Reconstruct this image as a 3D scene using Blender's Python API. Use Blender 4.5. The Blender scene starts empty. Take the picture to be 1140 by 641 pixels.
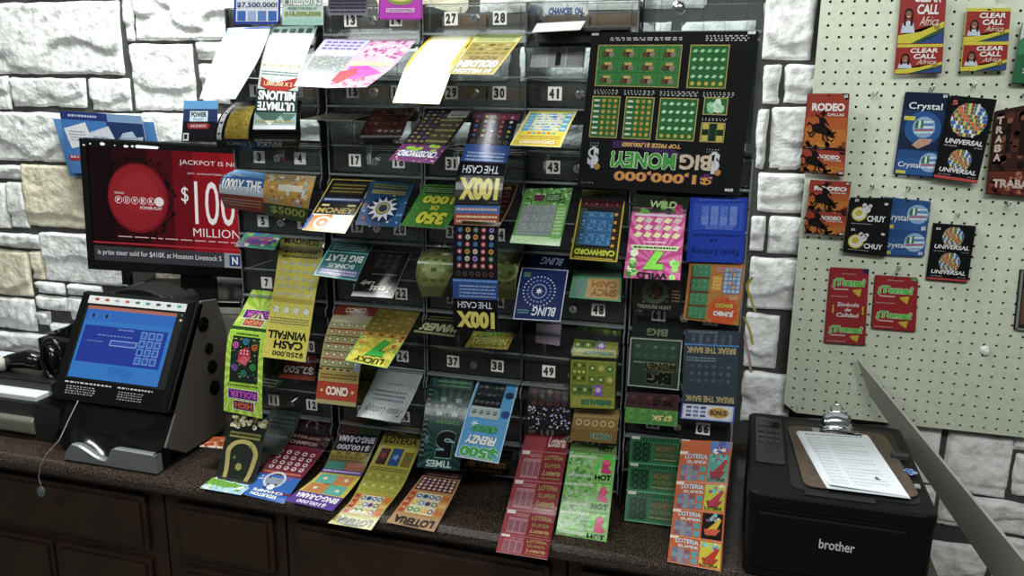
import bpy, bmesh, math, random
from mathutils import Vector, Matrix, noise
random.seed(7)
D = bpy.data
SC = bpy.context.scene
COL = SC.collection
# ------------------------------------------------------------------ camera model (metres; wall face at y = 0)
RM = [[0.9607379968957881, -0.010837302035637226, 0.2772454764378618],
      [0.07354123911313983, 0.973444040022959, -0.21679111396338116],
      [-0.26753352588109885, 0.2286684364497385, 0.9360216657221452]]
FPX = 907.143
ZC, CAMY = 1.78, -2.072
CAM = Vector((0, CAMY, ZC))
def ray(px, py):
    v = ((px-570)/FPX, (py-320.5)/FPX, 1.0)
    w = [sum(RM[k][i]*v[k] for k in range(3)) for i in range(3)]
    return Vector((w[0], w[2], -w[1]))
def at(px, py, y):                       # the point of the upright plane at depth y seen at a pixel
    w = ray(px, py); return CAM + w*((y-CAMY)/w.y)
def atz(px, py, z):
    w = ray(px, py); return CAM + w*((z-ZC)/w.z)
CT = 0.91                                # counter top
# ------------------------------------------------------------------ materials
def lin(c):
    return c/12.92 if c <= 0.04045 else ((c+0.055)/1.055)**2.4
def hexc(h):
    h = h.lstrip('#')
    if len(h) == 3: h = ''.join(c*2 for c in h)
    return tuple(lin(int(h[i:i+2], 16)/255) for i in (0, 2, 4)) + (1,)
MC = {}
def bsdf(m): return m.node_tree.nodes['Principled BSDF']
def mat(name, col='888888', rough=.5, metal=0, spec=.5, bump=None, emit=0, alpha=None, vary=None, coat=0):
    if name in MC: return MC[name]
    m = D.materials.new(name); m.use_nodes = True; MC[name] = m
    b = bsdf(m); nt = m.node_tree
    b.inputs['Base Color'].default_value = hexc(col)
    b.inputs['Roughness'].default_value = rough
    b.inputs['Metallic'].default_value = metal
    b.inputs['Specular IOR Level'].default_value = spec
    if coat: b.inputs['Coat Weight'].default_value = coat; b.inputs['Coat Roughness'].default_value = .12
    if emit:
        b.inputs['Emission Color'].default_value = hexc(col); b.inputs['Emission Strength'].default_value = emit
    tc = None
    if bump or vary:
        tc = nt.nodes.new('ShaderNodeTexCoord')
    if vary:                              # (scale, second colour, low, high, detail)
        n = nt.nodes.new('ShaderNodeTexNoise'); n.inputs['Scale'].default_value = vary[0]
        n.inputs['Detail'].default_value = vary[4] if len(vary) > 4 else 6
        r = nt.nodes.new('ShaderNodeValToRGB')
        r.color_ramp.elements[0].position = vary[2]; r.color_ramp.elements[1].position = vary[3]
        r.color_ramp.elements[0].color = hexc(col); r.color_ramp.elements[1].color = hexc(vary[1])
        nt.links.new(tc.outputs['Object'], n.inputs['Vector']); nt.links.new(n.outputs['Fac'], r.inputs['Fac'])
        nt.links.new(r.outputs['Color'], b.inputs['Base Color'])
    if bump:                              # (scale, strength, distance)
        n = nt.nodes.new('ShaderNodeTexNoise'); n.inputs['Scale'].default_value = bump[0]; n.inputs['Detail'].default_value = 8
        k = nt.nodes.new('ShaderNodeBump'); k.inputs['Strength'].default_value = bump[1]; k.inputs['Distance'].default_value = bump[2]
        nt.links.new(tc.outputs['Object'], n.inputs['Vector']); nt.links.new(n.outputs['Fac'], k.inputs['Height'])
        nt.links.new(k.outputs['Normal'], b.inputs['Normal'])
    return m
def ink(h, kind='paper'):
    if hasattr(h, 'node_tree'): return h
    if kind == 'screen':
        m = mat('screen_'+h, h, .25, emit=.66, spec=.3)
        bsdf(m).inputs['Base Color'].default_value = tuple(c*.03 for c in hexc(h)[:3])+(1,)
        return m
    if kind == 'foil': return mat('foil_'+h, h, .3, metal=.55)
    if kind == 'matte': return mat('matte_'+h, h, .75, spec=.2)
    q = [int(h[i:i+2], 16) for i in (0, 2, 4)] if len(h) == 6 else [int(c*2, 16) for c in h]
    g_ = sum(q)/3; h0 = h; h = '%02x%02x%02x' % tuple(int((v*.88+g_*.12)*.87) for v in q)
    d = '%02x%02x%02x' % tuple(int(int(h[i:i+2], 16)*.80) for i in (0, 2, 4))
    return mat('ink_'+h0, h, .2, spec=.3, vary=(420, d, .45, .7, 2))
def acrylic(name, tint, haze, hazecol):
    m = D.materials.new(name); m.use_nodes = True; MC[name] = m; nt = m.node_tree
    nt.nodes.clear()
    out = nt.nodes.new('ShaderNodeOutputMaterial')
    tr = nt.nodes.new('ShaderNodeBsdfTransparent'); tr.inputs['Color'].default_value = tint
    gl = nt.nodes.new('ShaderNodeBsdfGlossy'); gl.inputs['Roughness'].default_value = .08
    df = nt.nodes.new('ShaderNodeBsdfDiffuse'); df.inputs['Color'].default_value = hazecol
    fr = nt.nodes.new('ShaderNodeFresnel'); fr.inputs['IOR'].default_value = 1.49
    m1 = nt.nodes.new('ShaderNodeMixShader'); m1.inputs['Fac'].default_value = haze
    m2 = nt.nodes.new('ShaderNodeMixShader')
    nt.links.new(tr.outputs[0], m1.inputs[1]); nt.links.new(df.outputs[0], m1.inputs[2])
    nt.links.new(fr.outputs[0], m2.inputs['Fac']); nt.links.new(m1.outputs[0], m2.inputs[1]); nt.links.new(gl.outputs[0], m2.inputs[2])
    nt.links.new(m2.outputs[0], out.inputs['Surface'])
    return m
CLEAR = acrylic('clear_acrylic', (.88, .905, .905, 1), .012, (.75, .8, .82, 1))
EDGE = acrylic('acrylic_edge', (.75, .8, .8, 1), .16, (.75, .82, .85, 1))
SHADE_TINT = acrylic('smoky_acrylic', (.16, .17, .17, 1), .2, (.03, .032, .032, 1))  # clear sheet tinted dark: interior shade of the bins put into its colour
# ------------------------------------------------------------------ mesh helpers
def link(o, parent=None):
    COL.objects.link(o)
    if parent is not None: o.parent = parent
    return o
def tag(o, label=None, cat=None, group=None, kind=None):
    if label: o['label'] = label
    if cat: o['category'] = cat
    if group: o['group'] = group
    if kind: o['kind'] = kind
    return o
def thing(name, label, cat, loc=(0, 0, 0), rz=0, group=None):
    o = D.objects.new(name, None); o.empty_display_size = .05
    link(o); o.location = loc; o.rotation_euler = (0, 0, rz)
    return tag(o, label, cat, group)
def bm_obj(name, bm, m, parent=None, smooth=False, loc=None):
    me = D.meshes.new(name)
    bmesh.ops.recalc_face_normals(bm, faces=bm.faces[:])
    bm.to_mesh(me); bm.free()
    for x in (m if isinstance(m, (list, tuple)) else [m]): me.materials.append(x)
    if smooth:
        for p in me.polygons: p.use_smooth = True
    o = link(D.objects.new(name, me), parent)
    if loc is not None: o.location = loc
    return o
def box(bm, x0, x1, y0, y1, z0, z1, bev=0, mi=0, seg=2):
    r = bmesh.ops.create_cube(bm, size=1, matrix=Matrix.Translation(((x0+x1)/2, (y0+y1)/2, (z0+z1)/2)) @ Matrix.Diagonal((abs(x1-x0), abs(y1-y0), abs(z1-z0), 1)))
    fs = {f for v in r['verts'] for f in v.link_faces}
    for f in fs: f.material_index = mi
    if bev:
        es = {e for v in r['verts'] for e in v.link_edges}
        q = bmesh.ops.bevel(bm, geom=list(es), offset=bev, segments=seg, affect='EDGES', profile=.5)
        for f in q['faces']: f.material_index = mi
def prism(bm, pts, axis, a0, a1, mi=0, bev=0):
    """polygon pts in the plane square to axis, extruded a0..a1; axis x: (y,z), y: (x,z), z: (x,y)"""
    def P(p, a): return {'x': (a, p[0], p[1]), 'y': (p[0], a, p[1]), 'z': (p[0], p[1], a)}[axis]
    A = [bm.verts.new(P(p, a0)) for p in pts]; B = [bm.verts.new(P(p, a1)) for p in pts]
    n = len(pts); fs = [bm.faces.new(A), bm.faces.new(B[::-1])]
    for i in range(n): fs.append(bm.faces.new((A[i], B[i], B[(i+1) % n], A[(i+1) % n])))
    for f in fs: f.material_index = mi
    bmesh.ops.recalc_face_normals(bm, faces=fs)
    if bev:
        es = {e for f in fs for e in f.edges}
        q = bmesh.ops.bevel(bm, geom=list(es), offset=bev, segments=2, affect='EDGES', profile=.5)
        for f in q['faces']: f.material_index = mi
def cyl(bm, c, r, h, axis='z', n=24, r2=None, mi=0):
    R = {'z': Matrix.Identity(4), 'x': Matrix.Rotation(math.pi/2, 4, 'Y'), 'y': Matrix.Rotation(math.pi/2, 4, 'X')}[axis]
    q = bmesh.ops.create_cone(bm, cap_ends=True, segments=n, radius1=r, radius2=r if r2 is None else r2, depth=h, matrix=Matrix.Translation(c) @ R)
    for f in {f for v in q['verts'] for f in v.link_faces}: f.material_index = mi
def tube(bm, pts, r, n=8, mi=0):
    pts = [Vector(p) for p in pts]; rings = []
    for i, p in enumerate(pts):
        t = (pts[min(i+1, len(pts)-1)]-pts[max(i-1, 0)]).normalized()
        a = t.orthogonal().normalized() if i == 0 else (rings[-1][1]-t*rings[-1][1].dot(t)).normalized()
        b = t.cross(a)
        rr = r[i] if isinstance(r, (list, tuple)) else r
        rings.append(([bm.verts.new(p+(a*math.cos(2*math.pi*k/n)+b*math.sin(2*math.pi*k/n))*rr) for k in range(n)], a))
    for i in range(len(rings)-1):
        A, B = rings[i][0], rings[i+1][0]
        for k in range(n): bm.faces.new((A[k], A[(k+1) % n], B[(k+1) % n], B[k])).material_index = mi
    bm.faces.new(rings[0][0][::-1]).material_index = mi; bm.faces.new(rings[-1][0]).material_index = mi
def rrect(x0, x1, y0, y1, r, n=4):
    P = []
    for cx, cy, a in ((x1-r, y1-r, 0), (x0+r, y1-r, 90), (x0+r, y0+r, 180), (x1-r, y0+r, 270)):
        for k in range(n+1):
            t = math.radians(a+90*k/n); P.append((cx+r*math.cos(t), cy+r*math.sin(t)))
    return P
NB = bmesh.new
# ------------------------------------------------------------------ lettering: glyph outlines as triangles, unit box
TXT = {}
def glyphs(s, bold=.0, shear=0):
    k = (s, bold, shear)
    if k in TXT: return TXT[k]
    cu = D.curves.new('lettering', 'FONT'); cu.body = s; cu.offset = bold; cu.shear = shear; cu.resolution_u = 3
    o = D.objects.new('lettering', cu); COL.objects.link(o)
    me = o.to_mesh(); me.calc_loop_triangles()
    vs = [(v.co.x, v.co.y) for v in me.vertices]; ts = [tuple(t.vertices) for t in me.loop_triangles]
    o.to_mesh_clear(); D.objects.remove(o); D.curves.remove(cu)
    if vs:
        x0 = min(v[0] for v in vs); x1 = max(v[0] for v in vs); y0 = min(v[1] for v in vs); y1 = max(v[1] for v in vs)
        vs = [((x-x0)/(x1-x0)-.5, (y-y0)/max(y1-y0, 1e-6)-.5) for x, y in vs]
        TXT[k] = (vs, ts, (x1-x0)/max(y1-y0, 1e-6))
    else: TXT[k] = ([], [], 1)
    return TXT[k]
# ------------------------------------------------------------------ printed sheets: tickets, cards, screens, posters
class Sheet:
    """A sheet given by rows of (left point, right point) from its top to its bottom; printing is laid on it as flat shapes."""
    def __init__(s, rows, kind='paper', thick=.0004, tol=.12):
        s.kind = kind; s.thick = thick; s.tol = tol
        n = len(rows); S = [0.0]
        for i in range(1, n):
            c0 = (rows[i-1][0]+rows[i-1][1])/2; c1 = (rows[i][0]+rows[i][1])/2; S.append(S[-1]+(c1-c0).length)
        s.len = S[-1]; s.wid = sum((a-b).length for a, b in rows)/n
        def sp(k, j):                     # Catmull-Rom through the rows
            P = [r[j] for r in rows]
            i = max(0, min(n-2, next((q-1 for q in range(1, n) if S[q] >= k*s.len-1e-9), n-2)))
            t = (k*s.len-S[i])/max(S[i+1]-S[i], 1e-9)
            def tan(q):
                a, b = max(q-1, 0), min(q+1, n-1); return (P[b]-P[a])/max(S[b]-S[a], 1e-9)
            h = S[i+1]-S[i]; m0 = tan(i)*h; m1 = tan(i+1)*h
            return P[i]*(2*t**3-3*t*t+1)+m0*(t**3-2*t*t+t)+P[i+1]*(-2*t**3+3*t*t)+m1*(t**3-t*t)
        s.N = 2 if n == 2 else 40
        s.T = [(sp(k/s.N, 0), sp(k/s.N, 1)) for k in range(s.N+1)]
        for q in s.T:                     # paper rests on the counter, it does not sink into it
            for p in q:
                if -.6395 < p.y and CT-.1 < p.z < CT+.0012 and p.x < .4:
                    p.z = max(p.z, (CT if p.y > -.62 else CT-.02+math.sqrt(max(0, .0004-(p.y+.62)**2)))+.0012)
        s.Nn = []
        for k in range(s.N+1):
            a, b = max(k-1, 0), min(k+1, s.N)
            d = (s.T[b][0]+s.T[b][1])-(s.T[a][0]+s.T[a][1]); w = s.T[k][1]-s.T[k][0]
            s.Nn.append(d.cross(w).normalized())       # down x right: towards the viewer
        s.v = []; s.f = []; s.m = []; s.mats = []; s.mi = {}
        s.reg = (0, 1, False); s.u0, s.u1 = 0, 1
    def P(s, x, y, h):
        t = min(max(y, 0), 1)*s.N; i = min(int(t), s.N-1); t -= i
        L = s.T[i][0].lerp(s.T[i+1][0], t); R = s.T[i][1].lerp(s.T[i+1][1], t); n = s.Nn[i].lerp(s.Nn[i+1], t)
        return L.lerp(R, x)+n*h
    def col(s, c):
        m = ink(c, s.kind)
        if m.name not in s.mi: s.mi[m.name] = len(s.mats); s.mats.append(m)
        return s.mi[m.name]
    def base(s, c, back='d8d4cc'):
        c = s.col(c); b = s.col(back); n = 24 if s.N > 2 else 2; k0 = len(s.v)
        for k in range(n+1):
            for x in (0, 1): s.v.append(s.P(x, k/n, 0))
            for x in (0, 1): s.v.append(s.P(x, k/n, -s.thick))
        for k in range(n):
            a = k0+4*k; q = a+4
            for f, m in (((a, q, q+1, a+1), c), ((a+2, a+3, q+3, q+2), b), ((a, a+2, q+2, q), b), ((a+1, q+1, q+3, a+3), b)): s.f.append(f); s.m.append(m)
        a = k0; s.f += [(a, a+1, a+3, a+2), (a+4*n, a+4*n+2, a+4*n+3, a+4*n+1)]; s.m += [b, b]
        return s
    def piece(s, y0=0, y1=1, flip=False, x0=0, x1=1):
        s.reg = (y0, y1, flip); s.u0, s.u1 = x0, x1; return s
    @property
    def asp(s): return (s.reg[1]-s.reg[0])*s.len/(s.wid*(s.u1-s.u0))      # height of a piece in widths
    def uv(s, x, y):
        y0, y1, fl = s.reg
        if fl: x, y = 1-x, 1-y
        return s.u0+x*(s.u1-s.u0), y0+y*(y1-y0)
    def tri(s, a, b, c, m, h, d=0):
        ys = (a[1], b[1], c[1])
        if max(ys)-min(ys) > s.tol and d < 7 and s.N > 2:
            es = sorted(((abs(p[1]-q[1]), i) for i, (p, q) in enumerate(((a, b), (b, c), (c, a)))), reverse=True)[0][1]
            T = [a, b, c]; p, q, o = T[es], T[(es+1) % 3], T[(es+2) % 3]; mid = ((p[0]+q[0])/2, (p[1]+q[1])/2)
            s.tri(p, mid, o, m, h, d+1); s.tri(mid, q, o, m, h, d+1); return
        k = len(s.v); s.v += [s.P(p[0], p[1], h) for p in (a, b, c)]
        s.f.append((k, k+1, k+2)); s.m.append(m)
    def poly(s, pts, c, k=1):
        m = s.col(c); h = .00015*k; q = [s.uv(*p) for p in pts]
        for i in range(1, len(q)-1): s.tri(q[0], q[i], q[i+1], m, h)
        return s
    def r(s, x0, y0, x1, y1, c, k=1):
        m = s.col(c); h = .00015*k; a = s.uv(x0, y0); b = s.uv(x1, y1)
        n = max(1, math.ceil(abs(a[1]-b[1])/(s.tol*.5))) if s.N > 2 else 1
        for i in range(n):
            ya = a[1]+(b[1]-a[1])*i/n; yb = a[1]+(b[1]-a[1])*(i+1)/n; q = len(s.v)
            s.v += [s.P(a[0], ya, h), s.P(a[0], yb, h), s.P(b[0], yb, h), s.P(b[0], ya, h)]
            s.f.append((q, q+1, q+2, q+3)); s.m.append(m)
        return s
    def frame(s, x0, y0, x1, y1, w, c, k=2):
        a = w/s.asp
        s.r(x0, y0, x1, y0+a, c, k); s.r(x0, y1-a, x1, y1, c, k); s.r(x0, y0, x0+w, y1, c, k); s.r(x1-w, y0, x1, y1, c, k); return s
    def c(s, x, y, rad, c, k=2, n=10, ry=None):
        ry = rad if ry is None else ry
        return s.poly([(x+rad*math.cos(2*math.pi*i/n+.3), y+ry/s.asp*math.sin(2*math.pi*i/n+.3)) for i in range(n)], c, k)
    def ring(s, x, y, r0, r1, c, k=2, n=24):
        for i in range(n):
            a, b = 2*math.pi*i/n, 2*math.pi*(i+1)/n
            s.poly([(x+q*math.cos(t), y+q/s.asp*math.sin(t)) for q, t in ((r0, a), (r1, a), (r1, b), (r0, b))], c, k)
        return s
    def star(s, x, y, r0, r1, n, c, k=2, rot=0):
        P = [(x+q*math.cos(rot+math.pi*i/n), y+q/s.asp*math.sin(rot+math.pi*i/n)) for i in range(2*n) for q in ((r0 if i % 2 else r1),)]
        m = s.col(c); o = s.uv(x, y); q = [s.uv(*p) for p in P]
        for i in range(len(q)): s.tri(o, q[i], q[(i+1) % len(q)], m, .00015*k)
        return s
    def rays(s, x, y, rad, n, c, k=1):
        cl = lambda v: min(max(v, 0), 1)
        for i in range(n):
            a, b = 2*math.pi*i/n, 2*math.pi*(i+.5)/n
            s.poly([(x, y), (cl(x+rad*math.cos(a)), cl(y+rad/s.asp*math.sin(a))), (cl(x+rad*math.cos(b)), cl(y+rad/s.asp*math.sin(b)))], c, k)
        return s
    def t(s, txt, x, y, w, h, c, k=4, bold=.02, shear=0, arc=0, out=None):
        """lettering fitted into a box w wide and h high (fractions of the piece); out = outline colour"""
        vs, ts, _ = glyphs(txt, bold, shear)
        if out: s.t(txt, x, y, w*1.02, h*1.06, out, k-1, bold+.035, shear, arc)
        m = s.col(c)
        Q = [s.uv(x+a*w, y-b*h-arc*(1-4*a*a)) for a, b in vs]
        for i, j, l in ts: s.tri(Q[i], Q[j], Q[l], m, .00015*k)
        return s
    def m_(s, x0, y0, x1, y1, n, c, k=2, seed=1):        # lines of print too small to read
        rn = random.Random(seed+n); dy = (y1-y0)/n
        for i in range(n):
            x = x0
            while x < x1-.01:
                w = rn.uniform(.02, .07)*(x1-x0)/.8; s.r(x, y0+dy*(i+.25), min(x+w, x1), y0+dy*(i+.72), c, k); x += w+.012
        return s
    def grid(s, x0, y0, x1, y1, nx, ny, rad, cols, k=3, shape='c', ry=None):
        for j in range(ny):
            for i in range(nx):
                x = x0+(x1-x0)*(i+.5)/nx; y = y0+(y1-y0)*(j+.5)/ny; cc = cols[(i*7+j*3+i*j) % len(cols)]
                if shape == 'c': s.c(x, y, rad, cc, k, 7, ry)
                elif shape == 'r': s.r(x-rad, y-(ry or rad)/s.asp, x+rad, y+(ry or rad)/s.asp, cc, k)
                elif shape == 's': s.star(x, y, rad*.45, rad, 5, cc, k, -.31)
                elif shape == 'o': s.ring(x, y, rad*.62, rad, cc, k, 10)
                elif shape == 'd': s.poly([(x-rad, y+rad*.3/s.asp), (x-rad*.2, y-rad*.7/s.asp), (x+rad, y-rad*.3/s.asp), (x+rad*.2, y+rad*.7/s.asp)], cc, k)
                elif isinstance(shape, str) and shape[0] == 't': s.t(shape[1:], x, y, rad*2, rad*2/s.asp, cc, k, .03)
        return s
    def spots(s, x0, y0, x1, y1, n, r0, r1, cols, k=2, seed=3):
        rn = random.Random(seed)
        for _ in range(n):
            q = rn.uniform(r0, r1)
            s.c(rn.uniform(x0+q, x1-q), rn.uniform(y0, y1), q, rn.choice(cols), k, 6)
        return s
    def done(s, name, parent=None, loc=None):
        me = D.meshes.new(name)
        o0 = sum((a+b for a, b in s.T), Vector())/(2*len(s.T)) if loc is None and parent is None else Vector((0, 0, 0))
        me.from_pydata([tuple(v-o0) for v in s.v], [], s.f)
        for m in s.mats: me.materials.append(m)
        me.polygons.foreach_set('material_index', s.m); me.update()
        o = link(D.objects.new(name, me), parent)
        if parent is None: o.location = o0
        return o
def rows_px(st, ys):
    return [(at(a, b, y), at(c, d, y)) for (a, b, c, d), y in zip(st, ys)]
# ================================================================== THE SETTING
def stone(bm, x0, x1, z0, z1, seed, tone):
    """one rough split-faced stone: a cushioned grid pushed about by noise"""
    g = .0065 if (x0+x1)/2 < -1.15 or (x0+x1)/2 > -.06 else .018
    nx = max(4, int((x1-x0)/g)); nz = max(4, int((z1-z0)/g)); V = {}
    fz = random.Random(seed); d0 = fz.uniform(-.002, .006); tilt = fz.uniform(-.006, .008); tx = fz.uniform(-.005, .005); off = Vector((fz.uniform(0, 50), fz.uniform(0, 50), fz.uniform(0, 50)))
    for i in range(nx+1):
        for j in range(nz+1):
            u, v = i/nx, j/nz
            x = x0+(x1-x0)*u; z = z0+(z1-z0)*v
            p = Vector((x, 0, z))
            wob = noise.noise(p*26+off)*.004
            e = min(u*(x1-x0), (1-u)*(x1-x0), v*(z1-z0), (1-v)*(z1-z0))+(wob if 0 < u < 1 and 0 < v < 1 else 0)
            rim = min(1, max(0, e)/.007)**.6
            chip = noise.fractal(p*16+off, .75, 2.2, 5)
            ridge = abs(noise.noise(Vector((x*11, 0, z*24))+off))*abs(noise.noise(p*50+off))
            ledge = noise.noise(Vector((x*9, 3, z*15))+off)+.75-2.6*v+.35*abs(2*u-1)
            step = 1/(1+math.exp(-26*ledge))
            y = .024-rim*(.024+d0)+chip*.0042*rim+ridge*.012*rim+tilt*(v-.5)*rim+tx*(u-.5)*rim+step*.012*rim
            y = max(y, -.0115)
            if rim > .9: y = min(y, .0085)
            jx = noise.noise(p*18+off)*.006*(1-rim); jz = noise.noise(p*18+off*2)*.006*(1-rim)
            V[i, j] = bm.verts.new((x+jx, y, z+jz))
    for i in range(nx):
        for j in range(nz):
            f = bm.faces.new((V[i, j], V[i+1, j], V[i+1, j+1], V[i, j+1])); f.material_index = tone; f.smooth = True
PXS = [  # stones whose outlines show: pixel x0, x1, y0, y1, tone
 (-60,131,3,82,0),(135,144,-20,45,0),(146,262,-30,44,0),(145,213,49,123,0),(217,258,46,66,0),(222,262,71,115,0),(-30,7,85,121,0),(11,92,87,119,0),(98,142,88,123,0),
 (-60,153,126,180,0),(158,262,127,183,0),(-30,21,184,199,0),(-30,5,204,254,0),(7,26,204,254,0),(24,108,185,254,1),(-40,42,260,275,0),(45,135,262,316,0),(-30,30,279,328,1),(32,45,281,311,1),
 (38,68,315,328,0),(40,72,331,346,0),(-30,36,332,366,0),(40,52,348,363,0),(74,110,318,330,0),(76,130,334,360,0),(56,120,364,384,0),(-40,52,370,392,0),
 (852,908,-40,66,0),(850,868,72,116,0),(875,915,73,115,0),(843,853,122,189,0),(858,900,120,189,0),(844,900,194,237,0),(836,851,242,281,0),(856,900,242,284,0),(834,890,288,346,0),(829,866,351,411,0),(826,880,417,474,0),
 (985,1046,470,538,0),(1053,1126,484,553,0),(1131,1180,486,505,0),(1130,1180,510,557,0),(1045,1160,559,594,0),(1000,1100,606,660,0),(1108,1200,606,660,0),(890,1018,474,512,0),(1000,1040,542,590,0)]
def build_wall():
    bm = NB(); taken = []
    for i, (a, b, c, d, t) in enumerate(PXS):
        p = at((a+b)/2, c, 0); q = at((a+b)/2, d, 0); l = at(a, (c+d)/2, 0).x; r = at(b, (c+d)/2, 0).x
        stone(bm, l-.004, r+.004, q.z-.004, p.z+.004, i, t); taken.append((l, r, q.z, p.z))
    rn = random.Random(5)               # the courses around them, behind the dispenser and outside the frame
    z = 0.0
    k = 100
    while z < 2.7:
        h = rn.choice((.09, .13, .17, .2)); x = -3.2+rn.uniform(-.2, 0)
        while x < 1.7:
            w = rn.uniform(.16, .42); a, b, c, d = x, x+w-.014, z, z+h-.014
            for l, r, q, p in taken:     # cut back where the drawn stones are
                if a < r+.012 and b > l-.012 and c < p+.012 and d > q-.012:
                    ox = min(b, r)-max(a, l); oz = min(d, p)-max(c, q)
                    if ox < oz:
                        if a < l: b = min(b, l-.014)
                        else: a = max(a, r+.014)
                    else:
                        if c < q: d = min(d, q-.014)
                        else: c = max(c, p+.014)
            if b-a > .03 and d-c > .03:
                vis = (-2.9 < (a+b)/2 < 1.3)
                stone(bm, a, b, c, d, k, 0 if rn.random() < .9 else 1) if vis else None
            k += 1; x += w
        z += h
    box(bm, -3.6, 2.2, .016, .12, 0, 2.75, mi=2)
    m0 = mat('pale_stone', 'dcdddb', .8, spec=.25, bump=(85, .9, .004), vary=(34, 'b0b1ad', .46, .72, 10))
    m1 = mat('cream_stone', 'd6cfb8', .8, spec=.25, bump=(85, .9, .004), vary=(34, 'b4ad95', .46, .72, 10))
    m2 = mat('mortar', '363734', .95, bump=(60, .5, .004))
    o = bm_obj('wall_back', bm, [m0, m1, m2]); tag(o, kind='structure'); return o
build_wall()
bm = NB(); box(bm, -3.6, 2.2, -4.6, .12, -.05, 0)
tag(bm_obj('floor', bm, mat('floor_tile', '6d665c', .45, vary=(3, '5c564d', .4, .7))), kind='structure')
# ------------------------------------------------------------------ countertop and cabinets
bm = NB(); prof = [(-.012, CT-.04), (-.60, CT-.04)]
for k in range(9):
    t = math.radians(-90-180*k/8+0); prof.append((-.62+.02*math.cos(t)*1, CT-.02+.02*math.sin(t)))
prof += [(-.012, CT)]
prism(bm, prof, 'x', -3.3, .40)
gran = mat('brown_granite', '1e1815', .16, spec=.5, vary=(380, '57493f', .5, .68, 2), bump=(180, .03, .0006))
ct = bm_obj('countertop', bm, gran); tag(ct, 'dark speckled brown countertop with a rounded front edge', 'countertop')
WOOD = mat('dark_wood', '251a14', .4, spec=.35, vary=(11, '30221a', .35, .7), bump=(40, .1, .001))
def raised(bm, x0, x1, z0, z1, y):
    """a slab front with a stepped bevelled edge"""
    box(bm, x0, x1, y-.012, y, z0, z1, .003)
    box(bm, x0+.012, x1-.012, y-.019, y-.011, z0+.012, z1-.012, .004)
def cabinet(x0, x1, fx0, fx1, label, doors):
    t = thing('base_cabinet', label, 'cabinet', ((x0+x1)/2, -.3, 0), group='base cabinets under the countertop'); ox, oy = (x0+x1)/2, -.3
    bm = NB(); box(bm, x0-ox+.001, x1-ox-.001, -.58-oy, -.03-oy, .1, CT-.041); box(bm, x0-ox+.02, x1-ox-.02, -.52-oy, -.04-oy, 0, .1)
    bm_obj('body', bm, WOOD, t)
    bm = NB(); raised(bm, fx0-ox, fx1-ox, .69, .832, -.581-oy); d = bm_obj('drawer_front', bm, WOOD, t)
    w = (fx1-fx0-.008*(doors-1))/doors
    for k in range(doors):
        a = fx0+k*(w+.008); bm = NB(); raised(bm, a-ox, a+w-ox, .14, .664, -.581-oy); bm_obj('door', bm, WOOD, t)
cabinet(-1.98, -1.292, -1.925, -1.337, 'dark wooden base cabinet below the touch-screen terminal, widest drawer at left', 2)
cabinet(-1.288, -.962, -1.246, -.989, 'narrow dark wooden base cabinet below the green and blue ticket ends', 1)
cabinet(-.958, -.302, -.931, -.335, 'wide dark wooden base cabinet below the middle of the ticket dispenser', 2)
cabinet(-.298, .36, -.27, .33, 'dark wooden base cabinet below the black printer at right', 2)
# ------------------------------------------------------------------ pegboard with real holes
def pegboard():
    X0, Z0, S = .1495, ZC+.214, .0254
    bm = NB(); cols, r0, r1 = 28, -12, 38
    yf, yb = -.03, -.025
    for c in range(cols):
        for r in range(r0, r1+1):
            cx, cz = X0+c*S, Z0-r*S
            a, b = (cx-S/2 if c else .13), cx+S/2
            d, u = cz-S/2, cz+S/2
            corner = [(b, u), (a, u), (a, d), (b, d)]
            if c == 0 and r == r1: corner = [(b, u), (a, u), (a, u-.004), (b-.002, d)]
            R = .0032
            H = [bm.verts.new((cx+R*math.cos(math.pi/4+k*math.pi/4), yf, cz+R*math.sin(math.pi/4+k*math.pi/4))) for k in range(8)]
            G = [bm.verts.new((v.co.x, yb, v.co.z)) for v in H]
            O = [bm.verts.new((p[0], yf, p[1])) for p in corner]
            M = [bm.verts.new(((corner[k][0]+corner[(k+1) % 4][0])/2, yf, (corner[k][1]+corner[(k+1) % 4][1])/2)) for k in range(4)]
            ring = [O[0], M[0], O[1], M[1], O[2], M[2], O[3], M[3]]
            for k in range(8):
                bm.faces.new((ring[k], ring[(k+1) % 8], H[(k+1) % 8], H[k]))
                bm.faces.new((H[k], H[(k+1) % 8], G[(k+1) % 8], G[k]))
    bmesh.ops.remove_doubles(bm, verts=bm.verts[:], dist=.0004)
    es = [e for e in bm.edges if len(e.link_faces) == 1 and all(abs(v.co.y-yf) < 1e-6 for v in e.verts)]
    q = bmesh.ops.extrude_edge_only(bm, edges=es)
    for v in q['geom']:
        if isinstance(v, bmesh.types.BMVert): v.co.y = yb
    o = bm_obj('pegboard', bm, mat('pegboard_face', 'bac0ad', .5, spec=.3, bump=(300, .08, .0006), vary=(90, 'b0b6a3', .45, .7)))
    tag(o, 'pale green-grey pegboard panel with rows of round holes on the stone wall', 'pegboard')
    bm = NB(); box(bm, .131, X0+(cols-.5)*S, -.0245, -.0215, Z0-(r1+.35)*S, Z0-(r0-.5)*S)
    bm_obj('dark_backing', bm, mat('board_back', '14130f', .9), o)  # near-black sheet puts the shade of the holes into colour
    bm = NB()
    for z in (Z0-(r0+2)*S, Z0-16*S, Z0-(r1-1.2)*S): box(bm, .15, X0+(cols-1)*S, -.0214, -.0125, z-.012, z+.012)
    bm_obj('batten', bm, mat('batten_wood', '3a3128', .8), o)
pegboard()
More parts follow.
